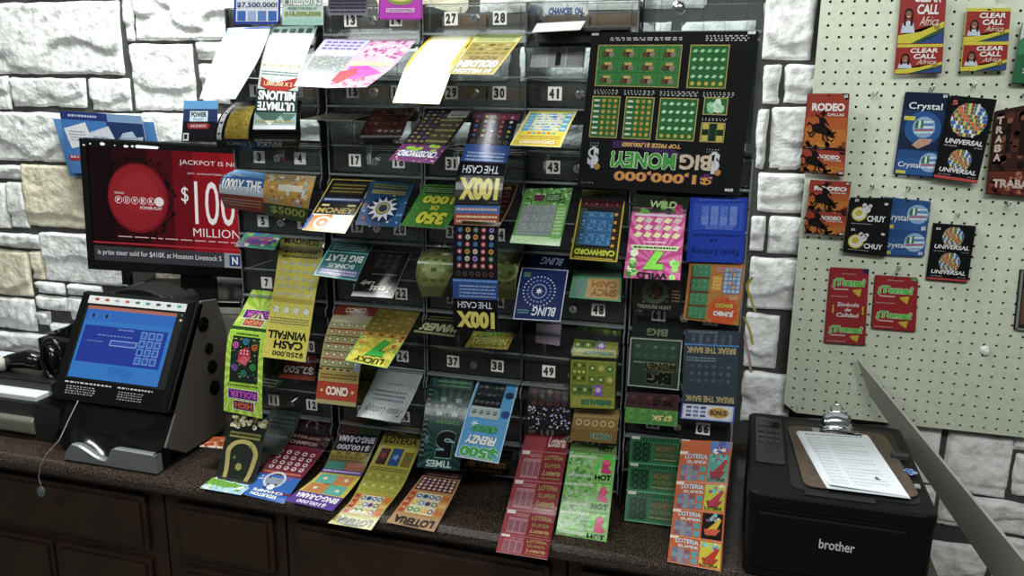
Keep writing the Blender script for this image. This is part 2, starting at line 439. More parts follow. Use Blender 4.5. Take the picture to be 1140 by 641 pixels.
# ================================================================== THE TICKET DISPENSER
XM = [-1.0295, -.7875, -.5585, -.3355, -.1035]         # column centres
ZR = [ZC+.155-.1483*k for k in range(8)]                # number-plate heights
YF = -.41
CHROME = mat('chrome', 'd0d2d4', .15, metal=1)
WHITE = mat('plate_white', 'd2d2cc', .5); BLACKI = mat('plate_ink', '0b0b0b', .5)
def number_plate(txt, x, parent, z=0):
    s = Sheet([(Vector((x-.0145, -.0042, z+.0135)), Vector((x+.0145, -.0042, z+.0135))), (Vector((x-.0145, -.0042, z-.0135)), Vector((x+.0145, -.0042, z-.0135)))], thick=.001)
    s.base(WHITE, WHITE)
    for k, ch in enumerate(txt):
        cx = .5 if len(txt) == 1 else (.28, .72)[k]
        s.t(ch, cx, .5, .17 if ch == '1' else .36, .74, BLACKI, 2, .055)
    return s.done('number_plate', parent)
def bin_parts(t, lock=True, chute=True, bot=-.1185, top=False):
    bm = NB(); box(bm, -.108, .108, -.003, 0, -.026, .024, .0008)
    for x in (-.098, -.03, .03, .098): box(bm, x-.0012, x+.0012, -.007, -.003, -.024, .022)
    box(bm, -.11, .11, -.016, -.001, .024, .0285, .001)
    bm_obj('label_panel', bm, [CLEAR], t)
    bm = NB(); box(bm, -.11, .11, -.02, -.0005, -.0335, -.029, .001); box(bm, -.11, .11, -.006, .0, max(bot, -.1185), max(bot, -.1185)+.004, .001)
    bm_obj('rail', bm, [EDGE], t)
    if chute:
        bm = NB(); prism(bm, [(.06, -.012), (.06, -.015), (-.03, -.0605), (-.034, -.059), (-.03, -.0575)], 'x', -.106, .106)
        if bot < -.1:
            box(bm, -.108, .108, -.003, -.0005, -.114, -.066, .0006)
            for x in (-.05, .004, .055): box(bm, x-.001, x+.001, -.006, -.003, -.113, -.068)
        bm_obj('chute', bm, [CLEAR], t)
    prof = [(.2, .028), (.2, bot), (-.014, bot), (-.014, max(bot, -.07)), (-.023, max(bot+.001, -.064)), (-.023, -.05), (-.014, -.042), (-.014, .028)]
    for x in (-.1128, .1098):
        bm = NB(); prism(bm, prof, 'x', x, x+.003)
        for f in bm.faces:
            if abs(f.normal.x) < .5: f.material_index = 1
        bm_obj('side_panel', bm, [CLEAR, EDGE], t)
    bm = NB(); box(bm, -.109, .109, .2, .203, bot, .028); bm_obj('back_panel', bm, [CLEAR if top else SHADE_TINT], t)  # lower rows take the darkened sheet that carries their inner shade
    if lock:
        bm = NB(); cyl(bm, (.0, -.008, -.001), .0085, .012, 'y', 20); cyl(bm, (0, -.0145, -.001), .0065, .003, 'y', 20, .0055)
        lk = bm_obj('lock', bm, [CHROME], t)
        bm = NB(); box(bm, -.0008, .0008, -.0165, -.0158, -.005, .003); cyl(bm, (0, -.0162, .001), .0016, .001, 'y', 10); bm_obj('keyhole', bm, [mat('keyhole_black', '050505', .6)], lk)
PROTO = {}
def copy_parts(src, dst):
    for ch in list(src.children):
        c = ch.copy(); COL.objects.link(c); c.parent = dst
        for g in list(ch.children):
            d = g.copy(); COL.objects.link(d); d.parent = c
def make_bin(m, z, label, nums, kind='std'):
    t = thing('dispenser_bin', label, 'ticket dispenser bin', (XM[m], YF, z), group='stacked clear dispenser bins')
    if kind not in PROTO:
        bin_parts(t, bot=-.0615 if kind == 'low' else -.1185, top=kind == 'top'); PROTO[kind] = D.objects.new('x', None)
        COL.objects.link(PROTO[kind]); PROTO[kind]['kind'] = 'helper'
        copy_parts(t, PROTO[kind])
    else: copy_parts(PROTO[kind], t)
    for k, n in enumerate(nums):
        if n: number_plate(str(n), (-.0525, .0525)[k], t)
    return t
COLN = ['leftmost', 'second', 'middle', 'fourth', 'rightmost']
ROWN = ['top row', 'second row', 'third row', 'fourth row', 'fifth row', 'sixth row', 'bottom row']
PACKC = ['2c221c', '1a1e20', '262420', '201a1d', '18201d', '302c25', '1d1a22']  # tones darkened to hold the shade inside the lower bins
def pack(m, z, k, n, where, short=False):
    """the fan-folded supply of tickets standing inside a bin"""
    x = XM[m]+(-.0525, .0525)[k]; rn = random.Random(n*17+k)
    bm = NB(); nf = 12; d = .115/nf
    for i in range(nf):
        box(bm, -.05, .05, .075+i*d, .075+(i+.86)*d, (-.045 if short else -.108)+rn.uniform(-.002, .002), (.012 if short else -.024)+rn.uniform(-.006, .003), mi=i % 2)
    c = PACKC[n % len(PACKC)] if not short else ('5c4a38', '4a4642', '54483c')[n % 3]  # top rows, where light gets in, are coloured lighter
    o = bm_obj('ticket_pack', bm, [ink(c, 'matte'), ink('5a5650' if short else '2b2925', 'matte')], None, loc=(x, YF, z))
    tag(o, 'fan-folded ticket pack in the clear bin '+where, 'ticket pack', 'ticket packs inside the bins')
FIRST = [None, 13, 27, None, None]
for m in range(5):
    for r in range(7):
        z = ZR[r]
        if m == 0: n0 = None if r == 0 else 2*r-1
        elif m == 1: n0 = 13+2*r
        elif m == 2: n0 = 27+2*r
        elif m == 3: n0 = None if r == 0 else 39+2*r
        else:
            if r < 2: continue
            n0 = 53+2*r
            if r == 6: z = ZC-.678
        if n0 is None:
            nums = ()
            lab = 'clear acrylic dispenser bin without numbers, %s of the %s column' % (ROWN[r], COLN[m]) if m == 0 else 'clear acrylic dispenser bin with a black slot, above the bin numbered 41'
            where = 'topping the %s column, %s slot' % (COLN[m], '%s')
        else:
            nums = (n0, n0+1); lab = 'clear acrylic dispenser bin numbered %d and %d, %s of the %s column' % (n0, n0+1, ROWN[r], COLN[m]); where = 'behind number %d'
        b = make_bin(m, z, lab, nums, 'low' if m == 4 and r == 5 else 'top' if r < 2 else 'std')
        if m == 3 and r == 0:
            bm = NB(); box(bm, -.085, .1, -.034, -.006, -.052, -.028, .002); box(bm, -.085, .1, -.05, -.03, -.03, -.024, .001)
            for x in (-.04, .03): box(bm, x-.016, x+.016, -.052, -.049, -.031, -.0285)
            bm_obj('slot_gate', bm, [mat('black_plastic', '0c0c0d', .4)], b)
        for k in (0, 1):
            if m == 3 and r == 1 and k == 1: continue
            if m == 4 and r == 5: continue
            pack(m, z, k, (n0 or 50+m)+k, where % (n0+k) if n0 else where % ('first', 'second')[k], r < 2)
for o in list(PROTO.values()):
    for c in list(o.children):
        for g in list(c.children): D.objects.remove(g)
        D.objects.remove(c)
    D.objects.remove(o)
# the wide bin that holds the big ticket, upper right
t = thing('dispenser_bin', 'wide clear acrylic bin behind the big black ticket, with five upright ribs', 'ticket dispenser bin', (XM[4], YF, ZR[0]), group='stacked clear dispenser bins')
bm = NB(); box(bm, -.108, .108, -.003, 0, -.03, .04, .0008)
for k in range(5): x = -.078+k*.04; box(bm, x-.0013, x+.0013, -.009, -.003, -.028, .026)
box(bm, -.11, .11, -.02, -.001, .028, .0335, .001); bm_obj('label_panel', bm, [CLEAR], t)
bm = NB(); box(bm, -.11, .11, -.022, -.0005, -.036, -.03, .001); box(bm, -.11, .11, -.014, -.0005, -.05, -.044, .001); bm_obj('rail', bm, [EDGE], t)
bm = NB(); box(bm, -.108, .108, -.003, 0, -.262, -.052); bm_obj('lower_panel', bm, [CLEAR], t)
prof = [(.2, .04), (.2, -.265), (-.012, -.265), (-.012, -.2), (-.04, -.185), (-.04, -.15), (-.012, -.14), (-.012, -.12), (-.04, -.105), (-.04, -.06), (-.022, -.05), (-.022, -.03), (-.012, -.02), (-.012, .04)]
for x in (-.1128, .1098):
    bm = NB(); prism(bm, prof, 'x', x, x+.003); bm_obj('side_panel', bm, [CLEAR], t)
bm = NB(); box(bm, -.109, .109, .2, .203, -.264, .04); bm_obj('back_panel', bm, [CLEAR], t)
bm = NB(); cyl(bm, (-.045, -.012, .012), .0115, .02, 'y', 24); bmesh.ops.create_uvsphere(bm, u_segments=20, v_segments=10, radius=.0105, matrix=Matrix.Translation((-.045, -.022, .012)) @ Matrix.Diagonal((1, .5, 1, 1)))
bm_obj('lock', bm, [CHROME], t, smooth=True)
for k in (-.055, .055):
    bm = NB()
    for i in range(14): box(bm, -.05, .05, .03+i*.01, .038+i*.01, -.24, -.03, mi=i % 2)
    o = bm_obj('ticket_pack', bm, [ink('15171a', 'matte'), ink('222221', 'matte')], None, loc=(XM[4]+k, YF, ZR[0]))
    tag(o, 'tall fan-folded ticket pack behind the big black ticket, %s half' % ('outer' if k > 0 else 'inner'), 'ticket pack', 'ticket packs inside the bins')
# clear foot under the columns, down to the counter
for m in range(5):
    z = ZR[6]-.1195 if m < 4 else ZC-.678-.1195
    t = thing('plastic_riser', 'clear acrylic riser carrying the %s column of bins on the countertop' % COLN[m], 'riser', (XM[m], YF, CT), group='risers of the dispenser columns')
    h = z-CT-.0005
    for x in (-.1128, .1098):
        bm = NB(); prism(bm, [(.2, 0), (.2, h), (-.012, h), (-.045, .01), (-.045, 0)], 'x', x, x+.003); bm_obj('side_panel', bm, [CLEAR], t)
    bm = NB(); box(bm, -.109, .109, .19, .193, 0.0, h); bm_obj('back_panel', bm, [mat('black_foot', '0d0d0e', .4)], t)
# a right-hand end sheet of clear plastic with stepped edge
# ================================================================== THE TICKETS
GRP = 'scratch tickets hanging in the dispenser'
def ticket(label, st, ys, base, back='cfcabf', tol=.12, name='scratch_ticket', thick=.0004):
    if name == 'scratch_ticket' and -.4505 < ys[0] < -.43 and abs(ys[0]-ys[1]) > 1e-4: ys = [-.427]+list(ys[1:])
    s = Sheet(rows_px(st, ys), tol=tol, thick=thick); s.base(base, back); s.label = label; s.nm = name
    return s
def fin(s):
    o = s.done(s.nm); tag(o, s.label, 'lottery ticket', GRP); return o
# ---- leftmost column
s = ticket('upright white ticket with blue border reading 7,500,000 at the top edge', [(261,-24,313,-24),(260,27,312,27)], [-.432,-.432], 'e9edf6')
s.frame(0,0,1,1,.05,'2b46a8',1).t('$7,500,000!',.5,.58,.86,.13,'1d2a6e').grid(.06,.68,.94,.95,4,1,.09,['3f6fc4','9fb8dd','5c86cc'],2,'r').t('PRIZES',.5,.42,.5,.05,'2b46a8').c(.5,.28,.2,'3a49a8',2,12,.05); fin(s)
s = ticket('upright pale green ticket with white block title at the top edge', [(314,-24,360,-24),(314,28,360,28)], [-.432,-.432], 'c9e4d8')
s.t('MILLIONS',.5,.45,.9,.24,'f4f6f4',4,.03,0,0,'14302c').t('PRIZES STARTING AT',.5,.64,.7,.05,'2c4640').t('$15,000,000!',.5,.76,.86,.11,'a8b840',4,.02,0,0,'3c4a2c').r(0,.86,1,1,'a9dacb',1); fin(s)
s = ticket('glossy white ticket curving out at the top left of the dispenser', [(254,31,302,29),(238,65,288,65),(222,110,262,110)], [-.425,-.479,-.545], 'f2f3f5')
s.r(0,0,1,.1,'3a62b4',1).m_(.05,.02,.95,.08,1,'e8eefa',2).m_(.15,.13,.95,.17,1,'8a93a8',2).r(.05,.2,.95,.9,'f6f7f8',1); fin(s)  # white body has the lamp glare put into its colour
s = ticket('green and white ticket with mountains and a large upside-down block title', [(302,30,354,28),(292,65,339,68),(287,95,332,98),(281.5,144,329,144)], [-.419,-.466,-.489,-.513], 'dfe8e4')
s.r(0,0,1,.1,'8ea9a2',1).grid(.05,.01,.95,.1,5,1,.06,['2d4a45'],2,'r').grid(.04,.39,.96,.45,9,1,.035,['c9b66a','e6d9a0'],2).m_(.06,.47,.94,.52,2,'5f8078').r(0,.53,1,.64,'cfe0d8',1)
s.poly([(.06,.62),(.3,.655),(.7,.655),(.98,.6),(.98,.52),(.7,.575),(.3,.575),(.06,.535)],'b8332c',3).t('1,000,000 X 2',.5,.595,.7,.045,'f3e3b0',5,.02,0,.0)
p = s.piece(.645,1,True); p.r(0,.42,1,1,'1f3e38',1).t('ULTIMATE',.5,.58,.9,.22,'f4f6f3',4,.05,0,0,'0d1a18').t('MILLIONS',.5,.85,.92,.24,'f4f6f3',4,.05,0,0,'0d1a18')
p.r(0,0,1,.42,'9fb8b8',1).poly([(0,.4),(.2,.16),(.42,.4)],'587a70',2).poly([(.3,.42),(.62,.1),(1,.42)],'48695f',2).poly([(.5,.22),(.62,.1),(.75,.22)],'f2f4f4',3).t('MAKE IT UNLOCKED EDITION',.5,.2,.86,.06,'d9c860',4,.02,0,0,'1c1c18').r(0,0,1,.1,'e8ecf2',2); fin(s)
# big curls: tickets rolled outwards
s = ticket('gold and black ticket curling outwards above the red screen', [(262,114,288,111),(246,128,280,128),(239,150,276,150),(243,166,280,168)], [-.46,-.50,-.505,-.47], '14130f', tol=.05)
s.r(.3,.14,1,.72,'b39a35',1).spots(.32,.16,.98,.7,70,.02,.035,['d9c05a','8c7726','c9ae48'],2).r(.06,.1,.2,.74,'e6e6e2',1).grid(.06,.1,.2,.74,1,8,.05,['2f4a80','c9ccd0'],2,'r',.03).t('JUMBO',.62,.84,.6,.1,'8d8a80'); fin(s)
s = ticket('black ticket curling outwards below the upside-down mountain ticket', [(288,112,336,112),(280,130,334,131),(277,150,335,151),(281,168,332,167)], [-.45,-.485,-.49,-.455], '17171a', tol=.05)
s.m_(.1,.72,.9,.8,1,'8a8a86').t('FORTUNE',.4,.85,.5,.12,'b8b8b0',4,.02).m_(.5,.88,.95,.94,1,'9a8a50').r(.1,.1,.9,.6,'2a2a2a',1); fin(s)
s = ticket('blue, white and red ticket rolled outwards in front of the red screen', [(262,189,296,193),(248,197,294,202),(244,212,293,217),(250,231,294,237)], [-.455,-.485,-.49,-.455], '2f66ae', tol=.05)
s.r(0,.4,1,.58,'c9d8ea',1).t('1000X THE',.5,.38,.9,.2,'f0f3f6',4,.04,0,0,'203f7c').r(0,.58,1,1,'9c3a2c',2).m_(.04,.66,.96,.9,3,'d9a06a',3).r(0,0,1,.2,'5d95c8',1); fin(s)
s = ticket('orange and gold ticket rolled outwards right beside the blue one', [(296,193,352,196),(294,203,349,207),(293,217,345,223),(295,239,341,248)], [-.455,-.485,-.49,-.46], 'c89a4c', tol=.05)
s.r(0,0,1,.2,'a8926a',1).spots(.05,.05,.95,.66,60,.02,.05,['d9dcd8','e5c990','b06a2c','8ab0c0'],2).r(.0,.68,1,1,'3f4a2a',2).t('$5000',.55,.82,.8,.2,'a3a84c',4,.03,0,0,'14180c').r(.3,.3,.8,.4,'ddd4c0',3); fin(s)
s = ticket('small pink, green and blue ticket lying flat above number 7', [(275,258,314,262),(268,266,310,270),(261,274,305,278)], [-.43,-.46,-.49], '4c8f74')
s.poly([(.2,.3),(.8,.2),(.9,.6),(.5,.8),(.15,.7)],'b04aa0',2).spots(0,0,1,1,26,.04,.09,['3f70b8','8cc05a','d8d8d0','6a3a8c'],3); fin(s)
s = ticket('long yellow ticket with black upside-down lettering below the orange roll', [(313,264,361,268),(309,290,358,294),(304,325,351,330),(297,365,345,370),(291,397,340,403)], [-.419,-.442,-.470,-.502,-.527], 'd8cc52')
s.t('MADNESS',.5,.025,.8,.05,'14130c').r(0,0,1,.15,'97903c',1).t('$250,000',.5,.1,.75,.06,'14130c').m_(.1,.14,.9,.17,1,'4c4a1c').grid(.06,.18,.94,.5,5,5,.065,['c8cbb8','b4b8a6'],2,'d').r(.02,.5,.98,.54,'b8a93a',1)
for k in range(4): s.c(.15+.233*k,.6,.1,'a5a03c',2,4).c(.15+.233*k,.6,.075,'d8dccb',3,8)
s.m_(.05,.66,.95,.72,3,'7a7a52')
p = s.piece(.72,1,True); p.t('$250,000',.42,.17,.7,.16,'1a180c').t('CASH',.44,.42,.66,.24,'14130a',4,.04).t('WINFALL',.5,.7,.9,.24,'14130a',4,.04); fin(s)
s = ticket('lime green ticket strip with purple and red title panels', [(281,322,322,326),(268,348,308,352),(255,371,296,376),(250,420,292,425),(249,457,292,466)], [-.412,-.455,-.498,-.528,-.540], 'a4d63a')
p = s.piece(0,.36,True); p.rays(.5,.5,1.2,18,'d8ec6a',1).r(0,.0,1,.08,'2a4a1a',1).r(.1,.3,.9,.52,'f0e6f0',2).r(.12,.31,.88,.51,'5c1f86',3).t('ROLLER',.5,.41,.66,.15,'e05ac8',4,.03).r(.22,.1,.78,.3,'f0e6e0',2).r(.24,.115,.76,.285,'b8302a',3).t('HIGH',.5,.2,.44,.12,'f2a05a',4,.03)
p = s.piece(.36,1,True); p.rays(.5,.55,1.3,36,'d4ef62',1).r(.13,.38,.87,.92,'1d2c22',2).m_(.2,.93,.8,.97,1,'1d3a1c')
p.poly([(.34,.68),(.46,.58),(.68,.62),(.66,.74),(.5,.79),(.36,.76)],'c8324c',4).poly([(.34,.68),(.46,.58),(.68,.62),(.54,.69)],'e05a70',5).grid(.38,.7,.64,.77,3,2,.018,['f2f2f2'],6)
for a_, b_, c_ in ((.26,.57,'3aa04a'),(.74,.55,'8a4ac0'),(.25,.8,'d0622a'),(.76,.81,'e05ac8'),(.5,.86,'2a8ab0'),(.5,.49,'3a8c6a')): p.c(a_,b_,.085,'16201a',3,12).ring(a_,b_,.05,.08,c_,4,10).star(a_,b_,.02,.045,5,c_,5)
p.spots(.15,.42,.85,.9,40,.01,.02,['e05ac8','3aa04a','d8d04a','2a6ab0'],3)
p.r(.1,.18,.9,.3,'f0e6f0',2).r(.12,.187,.88,.293,'5c1f86',3).t('ROLLER',.5,.24,.68,.075,'e05ac8',4,.03).r(.2,.05,.76,.165,'f0e6e0',2).r(.22,.057,.74,.158,'5c1f4a',3).t('HIGH',.48,.108,.44,.075,'e8742a',4,.03).m_(.1,.33,.9,.36,1,'203a10'); fin(s)
s = ticket('dark ticket strip with gold horseshoe and clovers, green grass end', [(258,462,300,466),(250,490,292,497),(240,527,283,536),(222,543,268,551)], [-.505,-.548,-.597,-.648], '1c231c')
s.spots(0,0,1,.14,40,.04,.07,['d8d2a8','a89a5a','7a7a58','f0eccc'],3).r(.1,.2,.9,.27,'8f8a4a',2).m_(.12,.21,.88,.26,1,'1c1c14',3)
n = 18
for q in range(n):
    a0 = math.pi*(1.0-1.0*q/n)+math.pi*.0; a1 = math.pi*(1.0-1.0*(q+1)/n)
    f = lambda a, rr: (.52+rr*math.cos(a), .46-rr*.42*math.sin(a)) if True else None
    s.poly([f(a0,.30),f(a0,.42),f(a1,.42),f(a1,.30)],'a79b58',3)
s.poly([(.10,.46),(.22,.46),(.30,.76),(.2,.76)],'a79b58',3).poly([(.82,.46),(.94,.46),(.84,.76),(.74,.76)],'a79b58',3).c(.5,.6,.09,'8f8a4a',3,6).c(.72,.35,.05,'6f6a3a',3,6).c(.35,.5,.04,'6f6a3a',3,6)
s.r(0,.8,1,1,'a8cfe4',2).poly([(0,.8),(1,.84),(.5,.92),(0,1)],'6da63a',3).spots(0,.8,.9,1,40,.02,.05,['86bb48','5c9434','d0e69a','eef4e6'],4); fin(s)
s = ticket('maroon and blue ticket strip with round white symbols and a trophy', [(328,459,375,469),(316,484,366,493),(300,511,348,518),(288,527,334,535),(269,550,316,561)], [-.405,-.452,-.517,-.566,-.640], '7c2438')
s.r(0,0,1,.32,'2e1019',1).t('$500,000',.5,.22,.6,.035,'a08070').ring(.5,.09,.1,.14,'9a8078',2,12).t('CHAMPION',.5,.28,.6,.04,'b89a94').grid(.06,.37,.94,.62,5,4,.055,['d9c9cc','e8e0e0'],3).grid(.06,.37,.94,.62,5,4,.03,['7c2438'],4).m_(.05,.63,.95,.68,1,'c8704a')
s.r(0,.69,1,1,'2a62b8',2)
p = s.piece(.69,1,True); p.t('HOUSTON',.55,.14,.6,.12,'f2f5fa',5,.04,0,0,'16305c').t('CHAMPS',.5,.3,.7,.12,'f2f5fa',5,.04,0,0,'16305c').poly([(.28,.9),(.82,.9),(.7,.55),(.4,.55)],'8a95a8',3).ring(.55,.8,.2,.25,'c4ccd8',4,14).c(.52,.55,.13,'1c2a4a',4,8).c(.52,.5,.09,'e6e9f0',5,7).spots(.05,.4,.95,.95,16,.02,.04,['a0c0f0','c8405a','163a78'],4); fin(s)
s = ticket('dark red ticket reading $2,500 upside down, lying behind the tall yellow ones', [(322,393,352,396),(316,407,351,411),(310,420,350,424)], [-.42,-.44,-.46], '5c2622')
p = s.piece(0,1,True); p.t('$2,500',.5,.4,.9,.34,'d8d2c8',4,.03,0,0,'20100e').t('WEEK',.5,.8,.6,.24,'c8bcb0',4,.03).r(0,0,1,.15,'8c3a2c',1); fin(s)
s = ticket('dark green ticket half hidden right of the lime green strip', [(286,398,322,402),(282,415,316,420),(280,432,306,436)], [-.43,-.45,-.47], '2f3f2e')
s.spots(0,0,1,1,30,.03,.07,['46583e','223024','5a6a4a'],2).m_(.1,.6,.9,.9,3,'8a947a',3); fin(s)
s = ticket('dull teal ticket behind the maroon strip, just above the counter', [(302,455,336,459),(290,478,326,484),(276,500,310,506)], [-.42,-.47,-.52], '33413f')
s.r(0,.5,1,1,'2a332c',1).m_(.1,.1,.9,.4,3,'53625c').t('THOUSAND',.5,.6,.8,.08,'6f7a6c'); fin(s)
s = ticket('orange-red ticket lying on the counter beside the terminal', [(238,486,262,486),(222,497,256,500)], [-.50,-.55], 'b0522e')
s.piece(0,1); s.spots(0,0,1,1,30,.03,.08,['c87a4c','8f3a22','d8a078'],2).r(0,.85,1,1,'d8c8b8',2); fin(s)
# ---- second column
s = ticket('grey ticket standing upright at the top edge above number 13', [(366,-20,410,-20),(365,17,409,17)], [-.432,-.432], '5c5a66'); s.m_(.05,.4,.95,.95,5,'2c2a36').r(0,.8,1,1,'7a7688',1); fin(s)
s = ticket('bright magenta ticket standing upright at the top edge above number 14', [(423,-24,471,-24),(421,22,470,22)], [-.434,-.434], 'c23fc0'); s.c(.5,.5,.3,'8fa04a',2,12,.12).c(.5,.47,.25,'d8d070',3,12,.08).r(.18,.72,.82,.82,'ead0ec',2).t('CROSSWORD',.5,.77,.6,.07,'8a2a8c').frame(0,0,1,1,.03,'9a2a9c',1); fin(s)
s = ticket('pale lilac ticket with a glittery grey panel, curving out below number 13', [(362,43,414,44),(343,68,390,70),(327,96,375,98)], [-.425,-.510,-.575], '9f96b6')
s.grid(.08,.05,.92,.28,6,3,.05,['4a3a8a','5a4a98'],2,'r',.03).r(.08,.3,.92,.4,'b4aec6',2).r(.06,.42,.94,.9,'7c807c',1).spots(.06,.42,.94,.9,130,.012,.03,['6a8a76','9aa2ac','645f8c','a8ac98'],2).r(0,.93,1,1,'b0a0d0',2); fin(s)
s = ticket('pink and white ticket with a red bow shape, curving out below number 14', [(414,44,465,43),(388,70,440,72),(361,98,408,97)], [-.420,-.515,-.600], 'b096a4')
s.spots(0,.03,1,.45,60,.03,.06,['a84a86','b4709a','8a3a6c','c4b0ba'],2).poly([(0,.5),(.9,.48),(.96,.56),(.1,.58)],'b8c08a',3).poly([(.1,.6),(.45,.56),(.9,.7),(.5,.85),(.2,.8)],'d8409c',3).poly([(0,.7),(.3,.62),(.42,.74),(.2,.92),(0,.88)],'c83a4a',4).spots(0,.8,1,1,26,.03,.05,['d85a9c','f2d8e4','b84a5c'],3); fin(s)
s = ticket('black and olive ticket with orange and white end showing a wheel, below number 17', [(370,199,417,201),(352,230,400,232),(336,256,384,260)], [-.424,-.500,-.562], '16161a')
s.frame(0,0,1,1,.03,'c8a84a',2).r(.1,.06,.9,.3,'26221c',1).m_(.12,.08,.88,.28,3,'8a7a3a').r(0,.36,1,.44,'2a3a78',2).m_(.1,.37,.9,.43,1,'c8ccd8',3).grid(.05,.46,.95,.56,3,1,.09,['d8c88a','201c14'],3,'r',.03).t('MONEY',.5,.61,.84,.1,'b8a04a',4,.03,0,0,'201810').r(.03,.68,.97,.985,'e6e2dc',1).poly([(.03,.72),(.5,.68),(.5,.98),(.03,.98)],'d88a3a',2).c(.35,.84,.2,'e8dccb',3,12).c(.35,.84,.13,'d8702a',4,12).c(.35,.84,.06,'f0e6d8',5,8).r(.0,.7,.06,.98,'3a5ac0',3); fin(s)
s = ticket('blue ticket with a round wheel of white wedges, below number 18', [(413,201,461,205),(405,225,452,228),(395,250,444,253)], [-.448,-.490,-.532], '24507e')
s.r(.06,.04,.94,.2,'31433a',1).m_(.1,.06,.9,.18,2,'8a8a5a').r(.1,.22,.9,.34,'6f6a3a',2).m_(.12,.23,.88,.33,2,'c8c08a',3).c(.5,.66,.36,'1a2c5a',2,24).star(.5,.66,.2,.35,12,'d8dce4',3).c(.5,.66,.17,'303c58',4,14).ring(.5,.66,.1,.15,'b8a860',5,14).spots(0,.3,1,1,24,.02,.04,['6aa0d8','c84a5a','e0d890'],2); fin(s)
s = ticket('teal ticket with white upside-down title, below number 19', [(370,268,416,272),(358,290,406,294),(349,306,398,313)], [-.436,-.486,-.520], '2f6a6a')
s.r(.03,.03,.97,.3,'24504f',1).m_(.1,.06,.9,.26,3,'7fb0a8'); p = s.piece(.3,1,True); p.t('BIG FLAT',.5,.72,.84,.28,'dfe9e6',4,.03,0,0,'12302e').t('BONUS',.5,.42,.6,.16,'c2d8d2').r(.06,.08,.94,.3,'6a70a8',2).m_(.1,.1,.9,.28,2,'d8dcf0',3); p.frame(0,0,1,1,.03,'7fd0d0',2); fin(s)
s = ticket('black ticket with white script lettering, below number 20', [(412,278,458,282),(400,305,446,308),(391,329,437,332)], [-.455,-.515,-.562], '131314')
s.frame(0,0,1,1,.012,'56564e',1).m_(.3,.5,.9,.56,1,'5a5a52'); p = s.piece(.55,1,True); p.t('Texas',.38,.35,.5,.3,'cfc9b4',4,.01,.4).t('Lady',.72,.62,.35,.26,'b9b39c',4,.01,.4).r(.05,.05,.3,.09,'7a7668',2); s.piece(); s.r(.25,.05,.85,.4,'1d1d1e',1).grid(.25,.05,.85,.4,3,3,.05,['2b2b2a'],2,'r'); fin(s)
s = ticket('tan and green ticket strip with red ends and rows of round symbols', [(376,339,422,341),(364,368,409,371),(357,400,402,404),(351,448,396,453)], [-.420,-.474,-.510,-.546], 'a89c62')
s.r(0,0,1,.12,'7c2a20',1); s.piece(.0,.12,True).t('CINCO',.5,.5,.5,.5,'d8c89a',4,.04); s.piece()
s.r(0,.13,1,.2,'b8b08a',1); cols = ['7a8a5a','a8683a','6a7a44']
for j in range(6):
    s.r(.02,.27+.075*j,.98,.285+.075*j,['8a3a2a','5a6a3a'][j % 2],2).grid(.04,.2+.075*j,.96,.27+.075*j,5,1,.075,[cols[j % 3]],3,'c',.05).grid(.04,.2+.075*j,.96,.27+.075*j,5,1,.04,['cfcab0'],4,'c',.03)
s.grid(.0,.66,1,.69,12,1,.04,['4a2a1a','c8a04a'],3,'r',.02).r(.0,.7,1,.78,'a8954c',2).m_(.05,.71,.95,.77,2,'7a4a20',3).r(.84,.58,.98,.68,'8aa0b8',4)
p = s.piece(.79,.96,True); p.r(0,0,1,1,'b23c2c',2).t('CINCO',.5,.5,.54,.48,'f0ead8',4,.045,0,0,'5a1a12').grid(.04,.1,.2,.9,1,1,.05,['e0c070'],3,'s').grid(.8,.1,.96,.9,1,1,.05,['e0c070'],3,'s'); fin(s)
s = ticket('yellow and green ticket with a large 7, overlapping the tan strip', [(423,341,468,347),(404,370,452,376),(384,401,431,410)], [-.422,-.508,-.595], 'cfc03a')
s.r(0,0,1,.46,'7a6a2e',1).grid(.05,.04,.95,.44,5,5,.05,['9a8a3c','62582a','aa9a4a'],2,'d').r(0,.44,1,.56,'b08a3a',1).grid(0,.46,1,.54,8,1,.04,['d8b04a','7a3a1a'],2)
p = s.piece(.54,1,True); p.rays(.5,.5,.9,12,'e8e04a',1).t('LUCKY',.5,.17,.66,.2,'16160c',4,.03,0,.03).t('7',.46,.62,.4,.6,'3fc24a',4,.09,0,0,'123a16').spots(.0,.3,.25,1,10,.04,.09,['6ad05a','d85a3a','f0e870'],3).spots(.75,.3,1,1,10,.04,.09,['6ad05a','e8a030','f0e870'],3).frame(0,0,1,1,.02,'a8e05a',3); fin(s)
s = ticket('olive ticket mostly hidden behind the yellow 7 ticket', [(392,405,424,407),(386,425,414,430),(384,444,402,448)], [-.42,-.44,-.46], '5c5a2c')
s.grid(.05,.05,.95,.95,6,6,.06,['7a7838','48461f'],2,'s'); fin(s)
s = ticket('silver-grey ticket back with faint dark script lettering', [(423,406,473,412),(410,435,460,442),(397,463,445,471)], [-.416,-.483,-.545], 'aab0b4')
p = s.piece(.1,1,True); p.t('Texas Lottery',.5,.2,.84,.2,'3c4046',4,-.005,.4).m_(.15,.36,.85,.62,3,'6c7278').m_(.3,.72,.7,.76,1,'5c6268'); fin(s)
s = ticket('purple-ended ticket strip with brown and teal squares', [(385,462,430,466),(371,497,415,501),(357,525,402,530),(317,557,370,569)], [-.405,-.474,-.536,-.655], '6a5a35')
s.r(0,0,.5,.17,'4a2e26',2).r(.5,0,1,.17,'33442f',2).r(.02,.17,.98,.34,'201c26',2); s.piece(.17,.34,True).t('$100,000',.5,.25,.8,.34,'cfc9d0',4,.02).t('BING-O-RAMA',.5,.7,.9,.36,'cfc9d8',4,.03); s.piece()
